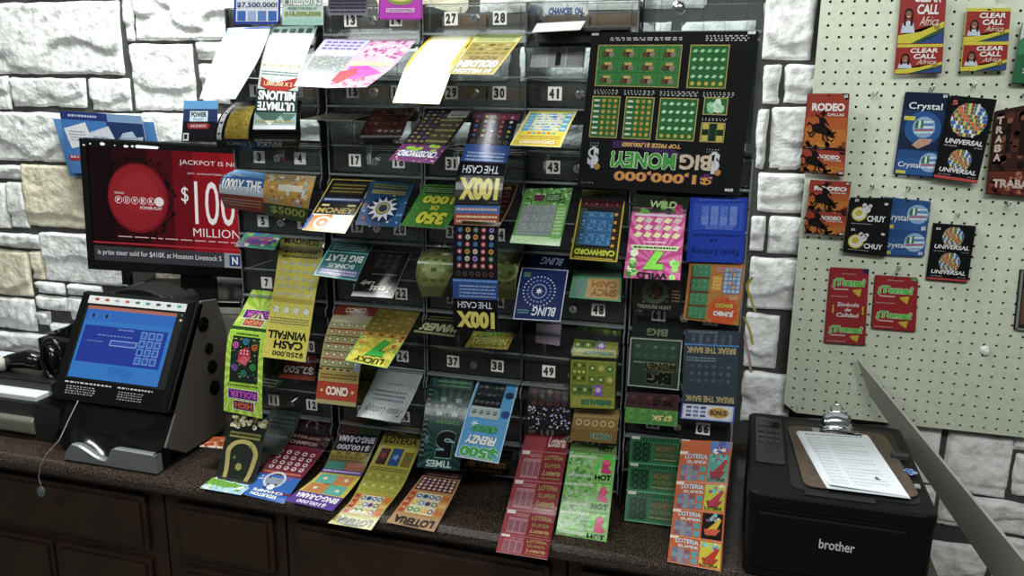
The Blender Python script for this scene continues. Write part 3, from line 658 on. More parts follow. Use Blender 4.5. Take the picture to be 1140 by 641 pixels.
s.r(0,.34,1,.42,'8c7a3a',2).grid(.02,.34,.98,.42,8,2,.04,['b09a48','6a5a28'],3,'r',.025).r(.04,.44,.48,.52,'3a8070',2).r(.52,.44,.96,.52,'a8603c',2).r(0,.52,1,.56,'6a4aa0',2).m_(.03,.525,.97,.555,1,'d8cfe4',3).r(0,.57,1,.84,'cfc04a',1)
s.r(.08,.585,.5,.7,'5fb0a0',3).r(.5,.585,.9,.7,'c8804c',3).r(.06,.71,.5,.83,'c8804c',3).r(.5,.71,.9,.83,'5fb0a0',3).grid(.0,.57,1,.84,2,2,.05,['e8dcb0'],4)
p = s.piece(.84,1,True); p.r(0,0,1,1,'5c3c96',2).t('BING-O-RAMA',.5,.68,.9,.42,'f2ecf6',4,.04,0,0,'2a1850').t('$100,000',.5,.24,.6,.3,'e8dcf0',4,.03); fin(s)
s = ticket('yellow-green picture-board ticket strip hanging over the counter edge', [(433,470,478,474),(420,500,464,506),(403,534,449,540),(388,560,430,566),(365,582,413,590)], [-.405,-.462,-.540,-.612,-.665], 'b3ad42')
s.r(0,0,1,.12,'3a3420',1).m_(.1,.02,.9,.08,2,'8a7c40').t('LOTERIA',.5,.15,.8,.06,'2a2612',4,.03).r(0,.12,1,.2,'8a8234',1).r(.1,.23,.34,.38,'4a2c28',2).r(.4,.22,.66,.38,'33508c',2).r(.72,.24,.94,.38,'8a6a30',2).c(.22,.3,.08,'8c3a30',3).star(.53,.3,.05,.1,5,'7aa0d8',3).c(.83,.3,.07,'5a7a3a',3).m_(.05,.4,.95,.44,2,'5a5a28').grid(.05,.46,.95,.66,8,4,.04,['d0d080','8fa03c'],2)
def loteria_board(s, y0, y1, side):
    p = s.piece(y0, y1, False); p.r(.03,.0,.97,.66,'c88a3a',2).r(.2,.03,.78,.64,'d8d0a8',3)
    p.grid(.2,.03,.78,.64,4,3,.07,['3f62a8','4f9a4a','c0482c','d8b03a','5a8cc0','8a4a8c','2f7a6a'],4,'c')
    p.grid(.2,.03,.78,.64,4,3,.035,['e8d890','2a3a5c','e8e0d0'],5,'c').grid(.8,.03,.97,.64,1,3,.08,[side,'e0b060'],3,'r',.06).r(.04,.03,.16,.64,'b8402c',3).m_(.05,.1,.15,.6,3,'f0dcb0',4)
    p = s.piece(y0+(y1-y0)*.68, y1, True); p.t('LOTERIA',.5,.5,.84,.62,'141008',5,.05,0,.08).m_(.3,.0,.7,.16,1,'4a4420')
loteria_board(s, .68, 1, 'd86a2c'); fin(s)
# ---- middle column
s = ticket('large glossy yellow-white ticket curving out below number 27', [(480,40,528,40),(454,70,507,70),(437,114,489,116)], [-.410,-.520,-.600], 'd8a838', 'e6c860')
s.r(.07,.0,.93,.97,'e8dcb4',1); fin(s)  # pale centre over the yellow is painted glare
s = ticket('gold ticket with white upside-down title, curving out below number 28', [(530,39,583,39),(515,60,567,60),(498,82,549,83)], [-.415,-.504,-.590], '8c7f3e')
s.r(0,0,1,.2,'a8b070',1).m_(.1,.03,.9,.18,3,'6a6a30').grid(.05,.22,.95,.55,5,3,.08,['7a6220','a89c60','5c5018'],2,'d').frame(0,0,1,1,.03,'d8b84a',2); p = s.piece(.52,1,True); p.r(.02,.0,.98,1,'8f8040',1).t('$1 MILLION',.5,.16,.8,.2,'f4f2ea',4,.05,0,0,'181408').t('GOLDEN',.5,.5,.86,.34,'f6f4ee',4,.06,0,0,'181408').t('RICHES',.5,.82,.6,.18,'6a5418',4,.03); fin(s)
s = ticket('black crossword ticket with yellow dots and purple end, below number 29', [(477,121,528,120),(456,150,506,152),(433,178,483,182)], [-.415,-.527,-.615], '1b1a1e')
s.r(.03,.03,.44,.7,'2a2630',1).grid(.03,.03,.44,.7,3,9,.035,['b8a040','5a4a8c','d0b84a'],2,'o').r(.45,.1,.93,.7,'3c3a2a',1).grid(.45,.1,.93,.7,6,6,.035,['5c5638','79704a','33303a','8a7f50'],2,'r').r(.55,.05,.97,.2,'9aa0a0',2).r(0,.72,1,1,'6a2a66',2).spots(0,.72,1,1,40,.015,.03,['d8a0d0','c8c03a','8a4a90'],3); s.piece(.72,1,True).t('CROSSWORD',.5,.45,.84,.36,'e8ecec',5,.04,0,.0,'2a5ab0').spots(.1,.65,.9,.95,9,.06,.08,['9ac83a'],4); fin(s)
s = ticket('long black and blue ticket strip with yellow 100X upside down twice', [(527,125,579,127),(517,166,567,169),(509,190,562,192),(506,237,556,238),(504,300,554,302),(505,367,555,370)], [-.426,-.498,-.530,-.552,-.564,-.566], '15141c', tol=.06)
DOT = ['3f62c0','c8b83a','4a9a5a','c84a4a','c88ad0','d8d8d0']
p = s.piece(0,.46); p.r(0,0,1,.08,'6a2c40',1).grid(.04,.02,.96,.32,5,5,.05,DOT,3,'s').grid(.06,.33,.94,.4,6,1,.05,['5a4a48','6a5a50'],3,'o').r(0,.4,1,.6,'2c4a94',1).m_(.1,.48,.92,.6,3,'9ab4e0',3)
def hundred(p, y0, y1):
    q = s.piece(y0, y1, True); q.r(0,0,1,1,'0d0c12',2).t('100X',.5,.36,.84,.52,'e0d460',5,.06,0,0,'3a300c').t('THE',.28,.82,.3,.2,'d8dce6',5,.01).t('CASH',.68,.82,.42,.2,'d8dce6',5,.01).m_(.05,.02,.3,.07,1,'6a6a70',4)
hundred(p,.28,.46)
p = s.piece(.465,1); p.r(0,0,1,.06,'3c6ab0',2).m_(.05,.01,.95,.05,1,'d8b0a0',3).r(0,.06,1,.15,'a8483c',2).m_(.05,.07,.95,.14,2,'e8d0a0',3).grid(.06,.16,.94,.5,5,6,.055,DOT,3,'o').grid(.06,.16,.94,.5,5,6,.028,DOT[2:]+DOT[:2],4,'c').grid(.06,.5,.94,.57,6,1,.05,['5a4a48','7a4a48'],3,'o').r(0,.58,1,.75,'2c4a94',1).r(0,.58,1,.6,'5a8ad8',2).m_(.15,.62,.95,.73,4,'8aa4d0',3)
hundred(p,.86,1); fin(s)
s = ticket('green ticket with yellow numbers 350 or 1000, left of the long black strip', [(473,205,522,207),(460,228,510,231),(446,251,496,255)], [-.446,-.512,-.575], '3f7a30')
s.grid(0,0,1,1,14,9,.028,['2a5a22','58963c'],1,'s').r(.1,.05,.95,.25,'24401f',2).m_(.12,.07,.93,.23,3,'7fae68',3); p = s.piece(.28,1,True); p.t('350',.45,.26,.62,.34,'d0d03a',4,.06,0,0,'14280c').t('OR',.5,.55,.2,.14,'d0d03a',4,.04,0,0,'14280c').t('1000',.5,.82,.7,.28,'c8c83a',4,.06,0,0,'14280c'); fin(s)
s = ticket('dark ticket with red and gold rows, right of the long black strip', [(538,205,577,206),(524,228,568,230),(512,250,556,252)], [-.446,-.512,-.565], '241a18')
s.frame(0,0,1,1,.03,'8c5a30',2).grid(.3,.05,.95,.9,2,7,.09,['8a6a34','6a2a22'],2,'r',.03).t('MULTIPLIER',.5,.1,.7,.08,'b8953c'); fin(s)
s = ticket('green money-like ticket curled over, left of the long black strip', [(478,276,524,280),(466,288,514,291),(463,308,512,310),(470,330,510,330)], [-.45,-.485,-.49,-.46], '66703a', tol=.05)
s.r(.08,.1,.9,.8,'7d8a4c',1).c(.4,.5,.24,'98a468',2,14).grid(.1,.15,.9,.75,4,4,.06,['a8b27a','586434'],2,'r',.04).poly([(.55,1),(1,.3),(1,1)],'16160f',4); fin(s)
s = ticket('green money-like ticket curled over, right of the long black strip', [(540,278,584,281),(528,292,578,295),(524,310,575,312),(532,331,573,333)], [-.45,-.485,-.49,-.46], '525c30', tol=.05)
s.r(.08,.1,.9,.8,'5f6b3a',1).ring(.75,.5,.2,.26,'8a9660',2,16).grid(.5,.15,.95,.75,2,4,.05,['78845a','404a28'],2,'r',.04).frame(0,0,1,1,.02,'86924a',2); fin(s)
s = ticket('dark ticket with pale green outlined title lying flat, left of the strip bottom', [(478,350,524,353),(470,360,516,364),(460,369,505,375)], [-.42,-.46,-.50], '26271d')
s.piece(0,1,True).t('WINNERS',.5,.35,.9,.4,'c8cc9a',4,.04,0,0,'3a4a1c').m_(.05,.7,.95,.95,2,'7a7c4a').r(0,0,1,.1,'8a8c60',1); fin(s)
s = ticket('small yellow ticket with upside-down green title, above number 38', [(530,362,576,365),(525,373,571,376),(517,386,565,389)], [-.42,-.455,-.495], 'b3a040')
s.spots(0,0,1,1,40,.03,.06,['8a6a2a','d8c45a','5a8a3a'],1).piece(0,1,True).t('NUMBERS',.5,.3,.84,.32,'cfd86a',4,.05,0,0,'1f4a1a').t('GAME',.5,.66,.5,.26,'8cc04a',4,.05,0,0,'1f4a1a'); fin(s)
s = ticket('dark teal starburst ticket with a big upside-down 5, below number 37', [(480,416,528,420),(472,462,520,467),(464,520,511,524)], [-.417,-.470,-.515], '17302f')
s.rays(.5,.8,1.6,44,'24504c',1).m_(.2,.05,.95,.14,2,'4f8a54').r(.02,.15,.12,.9,'0f1c1c',2).m_(.03,.15,.12,.9,14,'9ab4b0',3)
for q,(a,b) in enumerate(((.4,.27),(.75,.27),(.57,.34),(.35,.42),(.7,.42))): s.c(a,b,.1,'2c5a50',2,6).t('5X',a,b,.12,.04,'b8ccc4',4,.03)
s.m_(.3,.49,.85,.53,2,'5a9a4a'); p = s.piece(.55,1,True); p.t('5',.42,.58,.44,.62,'0a0f10',5,.06,0,0,'8ab8b0').t('TIMES',.5,.12,.6,.16,'c4d8d4',5,.03).t('$',.85,.66,.1,.2,'5a8a86',4,.02); fin(s)
s = ticket('bright blue ticket with a black panel and upside-down $500, below number 38', [(533,421,578,426),(521,455,569,461),(506,508,555,516)], [-.405,-.475,-.553], '57a4dc')
s.r(.06,.05,.72,.38,'1f2326',2).grid(.08,.06,.7,.37,5,3,.065,['565a58','6c706c','3a3e3e'],3,'d').r(.06,.38,.74,.52,'b8c4c4',2).grid(.08,.38,.72,.52,4,1,.06,['5c7a78'],3,'t$').c(.86,.2,.1,'1f3a60',3,12).c(.88,.45,.1,'2c4a98',3,12).frame(0,0,1,1,.025,'b8dcf2',2)
p = s.piece(.55,1,True); p.t('$500',.5,.2,.86,.3,'4cae5a',5,.06,0,0,'e8f4ec').t('FRENZY',.52,.5,.7,.22,'f2f5f5',5,.05,.2,0,'2a3a3a').t('$500',.5,.8,.56,.2,'4cae5a',5,.05,0,0,'16304a').m_(.05,.0,.95,.05,1,'c8b890').star(.75,.9,.04,.1,6,'d8eef8',4); fin(s)
s = ticket('short picture-board ticket with maroon panel, ending at the counter edge', [(476,522,516,527),(457,546,504,553),(430,581,483,592)], [-.478,-.560,-.650], 'b58a5a')
s.r(0,0,1,.14,'3a2226',1).m_(.1,.03,.9,.12,2,'8a6a5c').r(.05,.16,.95,.42,'5c2230',2).grid(.06,.17,.94,.41,7,4,.045,['e0d0c0','c8b0a8'],3); loteria_board(s,.45,1,'c86a3a'); fin(s)
s = ticket('black ticket with orange lettering curled under the blue $500 ticket', [(524,497,571,502),(517,506,570,510),(517,518,568,523),(522,526,565,530)], [-.44,-.475,-.48,-.455], '121110', tol=.05)
s.t('10X THE MONEY',.5,.6,.8,.12,'8a5a20',4,.02).t('SCRATCH ONE',.5,.78,.7,.08,'b87a2c',4,.02); fin(s)
# ---- fourth column
s = ticket('yellow and light blue crossword ticket below number 41', [(590,123,643,123),(579,142,633,143),(567.5,161.5,624,164)], [-.420,-.495,-.565], 'e3cf4c')
s.r(.06,.08,.2,.6,'4a9ac8',2).m_(.07,.12,.19,.56,5,'d8ecf4',3).r(.22,.08,.8,.6,'d8dcd0',2).grid(.22,.08,.8,.6,9,7,.03,['4c8ac0','8ab860','d8d4a0','5a9ad8','c8c8b0'],3,'r').r(.82,.08,.95,.6,'5aa8d0',2).grid(.82,.08,.95,.6,1,4,.05,['d8ecf4'],3,'r',.03).c(.6,.2,.05,'3a6ad0',4).grid(.2,.62,.8,.7,6,1,.04,['d87a3a','5ab0d0'],3).m_(.08,.72,.92,.82,2,'b0862c').r(.05,.84,.95,.96,'d8b83a',2).t('CROSSWORD',.5,.9,.7,.08,'f6f0d0',4,.03,0,0,'a06a1c').frame(0,0,1,1,.025,'f0e8a0',2); fin(s)
s = ticket('green crossword ticket with silver panel below number 43', [(585,210,638,209),(576,241,630.5,241),(567.5,270,623,274)], [-.440,-.504,-.557], '5f9a4a')
s.spots(0,0,1,.35,70,.025,.05,['3f7a34','8cc070','2f5a28','a8d08c'],1).r(.25,.14,.45,.26,'6a2c48',2).r(.5,.12,.8,.28,'2f5a30',2).m_(.52,.14,.78,.26,3,'c0e0a8',3).r(.06,.35,.76,.86,'8d9698',2).grid(.08,.37,.74,.84,11,9,.022,['7a8488','9aa2a4','86908f'],3,'r').r(.78,.35,.97,.9,'7ab860',2).m_(.79,.4,.96,.85,8,'e0f0d0',3).r(0,.88,1,1,'b8dca8',1); fin(s)
s = ticket('dark blue ticket with a circle of white dots, above number 49', [(588,281,636,286),(580,303,632,306),(571,355,624,358)], [-.425,-.473,-.530], '1a2a62')
s.r(0,0,1,.28,'10162e',1); s.piece(0,.26,True).t('BLING',.4,.5,.5,.55,'aab4d8',4,0,.3); s.piece(.28,1)
s.frame(0,0,1,1,.02,'c8cfe8',2); cx, cy = .46,.46
for q in range(28): a = 2*math.pi*q/28; s.c(cx+.33*math.cos(a),cy+.33/s.asp*math.sin(a),.018,'cfd8f4',3,6)
for q in range(20): a = 2*math.pi*q/20; s.c(cx+.24*math.cos(a),cy+.24/s.asp*math.sin(a),.025,'6f86cc',3,6).c(cx+.15*math.cos(a),cy+.15/s.asp*math.sin(a),.018,'a8b8e8',3,6)
s.star(cx,cy,.03,.09,8,'e8ecfa',4).r(.08,.1,.22,.2,'4a7a5a',3); s.piece(.78,.98,True).t('BLING',.38,.5,.5,.6,'e8ecf8',5,.02,.2).m_(.7,.3,.95,.6,2,'7ac0a0'); fin(s)
s = ticket('small plain lilac-grey slip of paper below the dark blue ticket', [(597,360,625,361),(596,381,623,385)], [-.428,-.432], '9c8e9c', name='paper_slip'); s.m_(.1,.4,.9,.44,1,'8a7c8a'); fin(s)
s = ticket('dark crossword ticket with sparkling foil end, below number 49', [(590,424,637,427),(587,450,636,453),(586,477,635,480)], [-.415,-.435,-.450], '1d181a')
s.t('SUPER',.5,.08,.7,.1,'8a7a70',4,.02).grid(.06,.15,.94,.5,5,3,.07,['5a2a30','3a3a40','6a5a50'],2,'c').spots(0,.52,1,.98,90,.012,.03,['8aa0c8','c8a8d8','a8c8b0','e0e0e4','5a3a6a'],3); fin(s)
s = ticket('red strip of joined tickets hanging over the counter edge', [(587,478,635,481),(581,500,631,504),(571,540,624,545),(561,578,616,586),(552,614,609,623)], [-.405,-.446,-.515,-.588,-.688], 'a8464e')
B = [0,.165,.385,.605,.82,1]
for k in range(5):
    p = s.piece(B[k], B[k+1]); c1, c2 = ('a04048', '8c2c34')
    p.r(0,0,1,1,c1,1).r(.5,.04,1,.98,c2,2).r(.03,0,.2,.12,'e6e0dc',3)
    if k: p.r(.1,.25,.48,.9,'b87a84',2).grid(.1,.28,.48,.9,3,1,.05,['8f5a64'],3,'r',.16).m_(.22,.08,.48,.2,2,'d0b0b0',3).t('LOTERIA',.75,.2,.4,.16,'a89a58',4,.02,0,.03).t('SUPER',.75,.44,.36,.14,'9a8a4c',4,.02).t('Loteria',.75,.68,.38,.18,'b8a868',4,.02,.3).m_(.55,.82,.95,.92,1,'9a8a4c',3)
    else: p.t('Loteria',.75,.5,.38,.5,'e0d0c8',4,.02,.2)
    p.r(0,.985,1,1,'c8989c',3)
fin(s)
s = ticket('black crossword ticket with yellow border and blue panel', [(648,211,697.5,213),(641,250,692,253),(634,288,687,292)], [-.412,-.448,-.494], '1d1a1c')
s.frame(0,0,1,1,.035,'c8b03c',3).r(.06,.04,.94,.24,'4a1c22',2).grid(.1,.06,.9,.22,7,3,.025,['c8606a','7a3038'],3).r(.04,.26,.2,.8,'3a4a3c',2).r(.12,.3,.8,.78,'3c74a8',2).grid(.14,.32,.78,.76,11,9,.02,['2f5f90','5a90c0','6aa0cc','28507c'],3,'r').grid(.82,.3,.95,.8,2,9,.035,['d8a03a','3a2a1a'],3,'r'); s.piece(.8,1,True).r(.03,.06,.97,.94,'3a3a14',2).t('CASHWORD',.5,.58,.86,.42,'d0d83a',5,.05,0,0,'141a08').m_(.1,.1,.9,.25,1,'d8c04a',4); fin(s)
s = ticket('green ticket with orange panel of lettering, above number 48', [(641,288,692,291),(637,312,692,315),(633,331,691,336)], [-.412,-.435,-.455], '4f7a5a')
s.r(0,.42,1,1,'5fae7c',1).m_(.1,.05,.9,.35,3,'2c4a36').r(.05,.5,.3,.95,'6f9a8a',2).r(.32,.46,.97,.96,'c8a468',2); s.piece(.46,.96,True).t('SPICY',.34,.3,.5,.36,'a86a30',4,.04).t('CASH',.34,.7,.5,.32,'a86a30',4,.04); fin(s)
s = ticket('yellow-green ticket strip of two with black border, below number 48', [(641,362,693,364),(634.5,400,687.6,403),(633,455,686,457)], [-.406,-.443,-.450], '1c1e12')
for a, b in ((0,.38),(.4,1)):
    p = s.piece(a, b); p.r(.03,.02,.97,.97,'8c9434',1).r(.06,.05,.36,.45,'6a7a2c',2).grid(.07,.06,.35,.44,3,3,.035,['3a4a1a','c8c85a'],3).r(.4,.05,.94,.5,'7a8a30',2).grid(.4,.06,.94,.5,3,2,.07,['4a6a2a','c8b84a','356a40'],3,'o').grid(.4,.06,.94,.5,3,2,.035,['d0d080'],4).r(.06,.5,.5,.7,'5a7a3a',2).grid(.07,.5,.5,.7,4,1,.04,['c8d070','3c5a2c'],3).r(.54,.5,.7,.72,'8a5ac0',2).star(.62,.6,.04,.08,6,'d8c8e8',3).r(.06,.74,.94,.94,'a8a848',2)
    s.piece(a+(b-a)*.74,a+(b-a)*.96,True).t('EMERALDS',.42,.5,.62,.5,'3f8a5a',5,.05,0,0,'12301c')
fin(s)
s = ticket('gold ticket with a row of horseshoes, above the pink and green strip', [(640,452,691,455),(637,470,688,474),(634,490,686,494)], [-.420,-.435,-.450], '8a6a30')
s.r(0,0,1,.3,'a08040',1).grid(.06,.3,.94,.62,5,1,.07,['c8b078'],3,'o').r(.0,.66,1,1,'7a5c28',1); s.piece(.64,1,True).t('PICK 3',.34,.5,.44,.5,'2f6a5a',4,.05,0,0,'c8d0a0'); fin(s)
s = ticket('bright green ticket strip with pink figures, ending on the counter', [(636,491,687,496),(629,534,682.6,538),(618,597,675,605)], [-.412,-.486,-.598], '86c86a')
B = [0,.11,.4,.7,1]
for k in range(4):
    p = s.piece(B[k], B[k+1]); p.r(0,0,1,1,['6a8a4c','86c86a'][k > 0],1)
    if k:
        p.spots(0,.02,.6,.98,60,.02,.05,['a0d88a','6aa858','b8c8b0','5a9048'],2,k).m_(.02,.06,.6,.24,1,'d8ecc8',3).m_(.05,.75,.55,.92,1,'cfd8c8',3).spots(.6,.1,.98,.8,14,.04,.08,['3fe03a','a8f08a'],3,k+9)
        p.poly([(.72,.68),(.74,.3),(.84,.16),(.92,.34),(.86,.5),(.96,.62),(.9,.72)],'e03a78',5).c(.82,.28,.07,'f05a8c',6,8).t('HOT',.78,.86,.34,.2,'14180e',5,.05).m_(.6,.02,.95,.12,1,'5a6a4a',3)
    else: p.t('HOT',.78,.5,.3,.5,'1a1a10',4,.04)
s.piece(0,1); fin(s)
# ---- rightmost column
s = ticket('very large black ticket with green panels and upside-down million-dollar title', [(659,36,844.5,34.5),(651,120,834,126),(642.5,208,822,218)], [-0.452,-0.456,-0.466], '131416', thick=.0006)
s.tol = .2
GR = '2c6a34'
def panel(x0,y0,x1,y1,c=GR): s.r(x0-.006,y0-.006/s.asp,x1+.006,y1+.006/s.asp,'b8a05a',2).r(x0,y0,x1,y1,c,3)
s.m_(.12,.03,.56,.055,2,'c8ccc4',2).m_(.7,.02,.96,.06,3,'c8ccc4',2)
panel(.055,.085,.56,.335)
for i in range(4):
    for j in range(3):
        x = .055+.126*i+.063; y = .085+.0833*j+.042
        s.r(x-.061,y-.039,x+.061,y+.039,'39803f',4).c(x-.005,y+.005,.032,'3a2a1c',5,9,.02).c(x+.02,y+.012,.018,'8c7a68',6,8).c(x-.025,y+.012,.018,'5c4632',6,8).r(x-.02,y-.022,x+.025,y-.004,'c8a85a',6)
panel(.62,.085,.84,.335)
s.grid(.625,.09,.835,.295,5,4,.016,['8ed0a0','a8dcb4'],5,'d').grid(.625,.295,.835,.33,5,1,.013,['c8b04a'],5,'c')
panel(.05,.41,.215,.665); panel(.26,.41,.425,.665)
for x0 in (.05,.26): s.grid(x0+.05,.415,x0+.16,.66,3,7,.012,['c8a84c','b8943c'],5,'c').grid(x0,.415,x0+.05,.66,1,7,.018,['cfd8c8'],5,'r',.006)
panel(.47,.41,.69,.665); s.grid(.475,.415,.685,.62,5,4,.016,['8ed0a0','b8e4c0'],5,'d').grid(.475,.625,.685,.66,5,1,.012,['c8b04a'],5,'c')
panel(.735,.4,.865,.495); s.spots(.745,.415,.855,.48,22,.014,.022,['a8dcb4','8ed0a0','d0ecd4'],5)
panel(.735,.555,.865,.665); s.grid(.735,.555,.865,.665,3,3,.018,['c8b04a','1c2c1e'],5,'r',.017)
for a, b in ((.05,.215),(.24,.43),(.46,.7),(.72,.9)): s.m_(a,.36,b,.395,3,'b8bcb4',2)
s.m_(.73,.52,.88,.54,2,'b8bcb4',2).m_(.06,.7,.12,.73,2,'b8bcb4',2).m_(.78,.71,.86,.74,2,'b8bcb4',2)
for cx in (.085,.83): s.t('$',cx,.80,.07,.14,'c8ccd0',6,.045,0,0,'4a4a50').c(cx+.03,.86,.02,'b8843c',5,8)
s.poly([(.2,.69),(.36,.675),(.56,.72),(.66,.76),(.66,.8),(.5,.76),(.36,.725),(.2,.735)],'3a2450',4)
p = s.piece(.66,.985,True)
p.t('$1,000,000',.47,.24,.6,.22,'d8963e',7,.035,0,0,'5a2468').t('BIG',.28,.56,.19,.3,'cbbd9c',7,.03,0,0,'4a3c44').t('MONEY!',.6,.55,.4,.32,'3f9c3c',7,.03,0,0,'d4e8c4').t('TOP PRIZE $1,000,000!',.56,.86,.36,.1,'e8b05a',7,.03,0,0,'3a2450').t('$20',.06,.06,.05,.06,'e8e8e8',7,.04).m_(.9,.03,.98,.08,1,'9a9a9a')
s.piece(); s.r(.0,0,.045,.018,'e8e8e4',3).r(.94,0,.985,.018,'e8e8e4',3); fin(s)
s = ticket('pink and green ticket with a large 7, directly below the big black ticket', [(707,216,769,220),(704,234,764,237),(694,309,757,312)], [-0.452,-0.456,-0.519], 'd86aa4')
s.r(0,0,1,.2,'1f2a1a',1).spots(0,.0,1,.2,14,.05,.1,['b8286a','58a83a','142014'],2).t('WILD',.55,.1,.5,.08,'b8d090',4,.03); p = s.piece(.2,1); p.rays(.5,.75,1.6,30,'c03a80',1).grid(.08,.06,.95,.4,5,3,.085,['e0d8a0','c8b4b0','d8c8c0'],3,'d').r(.05,.02,.95,.055,'e0c8d8',2).m_(.3,.43,.7,.47,1,'f0e0ea',3)
p.poly([(.05,.5),(.95,.5),(.9,.57),(.1,.57)],'c8e0a8',4).m_(.12,.51,.88,.56,1,'2a2a2a',5).spots(0,.6,.25,.95,10,.05,.09,['8ae05a','3a8c2c','e0f0c0'],3).spots(.78,.75,1,.98,6,.05,.09,['8ae05a','b0f080'],3)
s.piece(.62,1,True).t('7',.5,.6,.36,.62,'8ae84a',6,.09,0,0,'173a14').t('WILD',.5,.13,.55,.2,'14120e',6,.05,0,.05); fin(s)
s = ticket('plain deep blue ticket with lighter blue panel and script lettering', [(769,219.5,833,220),(766,255,830,257),(764,291,827,293)], [-0.452,-0.456,-0.460], '1f3cb4')
s.r(.07,.09,.95,.5,'2c50c4',1).m_(.15,.02,.9,.06,1,'5070d8').grid(.2,.14,.85,.42,4,2,.065,['5478dc','6a8ae0'],2,'r',.09).grid(.1,.1,.95,.5,9,7,.012,['4a6ad4'],2).m_(.3,.43,.8,.49,2,'7a94e4').t('SUPPORTS VETERANS',.5,.58,.8,.03,'0d1a5c').t('$1',.45,.66,.14,.04,'0d1a5c'); s.piece(.66,.96,True).t('Texas Lottery',.5,.5,.86,.42,'0c1448',4,.0,.3,.1); fin(s)
s = ticket('dark ticket with dim round pattern and orange lettering, above number 61', [(706,309,760,312),(705,326,759,330),(703.5,344,758,348)], [-0.452,-0.456,-0.460], '1b1a18')
s.ring(.45,.4,.16,.26,'3a4a34',2,18).c(.45,.4,.12,'4a2c20',2,10).spots(.15,.05,.75,.75,40,.012,.03,['4a5a3c','6a3a2c','5a5a4a'],3).m_(.8,.3,.97,.7,4,'b0805a').t('TREASURE HUNT',.45,.88,.7,.12,'8a8478',4,.02); fin(s)
s = ticket('orange ticket with green panels left and small grid, below the deep blue ticket', [(767.5,293,830,294.5),(764,325,826,328),(760,355,822,362.5)], [-0.452,-0.456,-0.460], 'c07a3c')
s.r(.05,.03,.4,.98,'6a4a2a',1)
for k in range(4): s.r(.08,.02+.245*k,.4,.22+.245*k,'4f9468',2).grid(.09,.03+.245*k,.39,.21+.245*k,6,4,.02,['6ab084','3f7c58'],3,'s')
s.r(.45,.2,.62,.45,'d8a43a',2).m_(.46,.22,.61,.43,4,'f0d890',3).r(.64,.06,.96,.5,'5a78a8',2).grid(.65,.07,.95,.49,4,6,.03,['a8c0d8','d8a070','8a9ac0'],3,'r').m_(.5,.05,.95,.14,2,'c8a0c8',3).r(.75,.52,.95,.6,'c8946a',2)
s.star(.7,.8,.24,.3,14,'d8552c',2); s.piece(.62,.97,True).t('JUMBO',.29,.42,.36,.3,'f2f0e8',5,.05,0,0,'2c5a6a').t('BINGO',.29,.78,.3,.2,'d8d050',5,.04,0,0,'3a2a12'); fin(s)
s = ticket('dark green ticket with silver border, below number 61', [(704,362,762,366),(702,375,760,378.5),(698.6,429,755.6,434.6)], [-0.452,-0.456,-0.460], '2e4034')
s.r(0,0,1,.17,'1d241e',1); s.piece(0,.17,True).t('BIG',.5,.5,.4,.7,'6a7a5c',4,.04); p = s.piece(.19,1); p.frame(0,0,1,1,.025,'a8b4a4',2).r(.08,.06,.92,.42,'35503f',1).grid(.08,.08,.92,.42,5,2,.06,['5a7a64','44604e'],3,'d').m_(.1,.46,.9,.52,1,'8a9a8a',3); s.piece(.55,.97,True).t('BIG',.4,.34,.5,.5,'151c14',5,.08,0,0,'8a8a5c').t('MONEY',.4,.78,.66,.3,'1f2a1c',5,.05,0,0,'a08a50'); fin(s)
s = ticket('blue-grey ticket strip with tan upside-down titles, right of the silver-bordered one', [(763,366.5,824.5,369),(761,395,822,398),(759.5,447,820,451)], [-0.452,-0.456,-0.460], '37424e')
for a, b in ((0,.33),(.34,1)):
    s.piece(a,b); s.r(0,0,1,1,'3a4654',1).m_(.06,.03,.6,.14,2,'8a9aac').grid(.1,.15,.9,.6,6,3,.03,['4a5868','5a6878'],2,'r'); s.piece(b-.12,b,True).t('BREAK THE BANK',.5,.5,.9,.72,'b8a878',5,.05,0,0,'15181c')
s.piece(.19,.21); s.r(0,0,1,1,'4a90d0',2); fin(s)
s = ticket('white and blue ticket with wavy purple border above number 66', [(759,447,819,451),(757,466,817,471)], [-0.452,-0.456], '3f4fb0')
s.piece(); s.r(.03,.06,.97,.94,'ccd4e4',1).r(.06,.12,.94,.88,'e4e8f0',2).grid(.08,.15,.48,.85,3,3,.05,['4a5a9c','7a8ac0'],3,'r',.025).c(.7,.5,.2,'d8a83a',3,12,.1).t('BONUS',.7,.5,.3,.3,'3a2a5c',4,.04); fin(s)
s = ticket('dark red and green ticket strip left of the blue and white wavy one', [(699,436,756,440),(697,452,755,457),(695,470,754,475)], [-0.452,-0.456,-0.460], '4a2c30')
s.grid(.05,.05,.95,.42,6,2,.06,['6a3c40','352226'],2,'d').t('$7.5K',.7,.3,.4,.22,'1a1214',4,.04).r(0,.5,1,1,'5a9a48',1).grid(.05,.52,.95,.98,8,4,.03,['7ab860','3f7a34'],2,'o'); s.piece(.5,1,True).t('$7.5K',.3,.5,.4,.4,'e0e08a',4,.05,0,0,'1c2c10'); fin(s)
s = ticket('green ticket strip of three joined tickets left of the orange strip', [(702,485,757,489),(699,528,754,533),(695,579,750,586)], [-0.452,-0.456,-0.504], '2f6a44')
for k in range(3):
    p = s.piece(k/3,(k+1)/3); p.r(0,0,1,1,'2c7a48',1).r(.03,.0,.2,.1,'cfd8cc',4).r(.06,.18,.44,.9,'24563a',2).grid(.08,.2,.42,.9,2,3,.075,['14281c'],3,'o',.06).r(.5,.2,.95,.88,'3a5a38',2).t('MONEY',.72,.4,.4,.2,'7a6a3c',4,.04).t('MULTIPLIER',.72,.62,.42,.14,'6a7a4c',4,.03).m_(.5,.74,.95,.86,1,'8a9a5c',3).grid(0,.02,1,.14,16,1,.02,['1c4a2c'],2,'r',.04).r(0,.97,1,1,'7ab890',3)
fin(s)
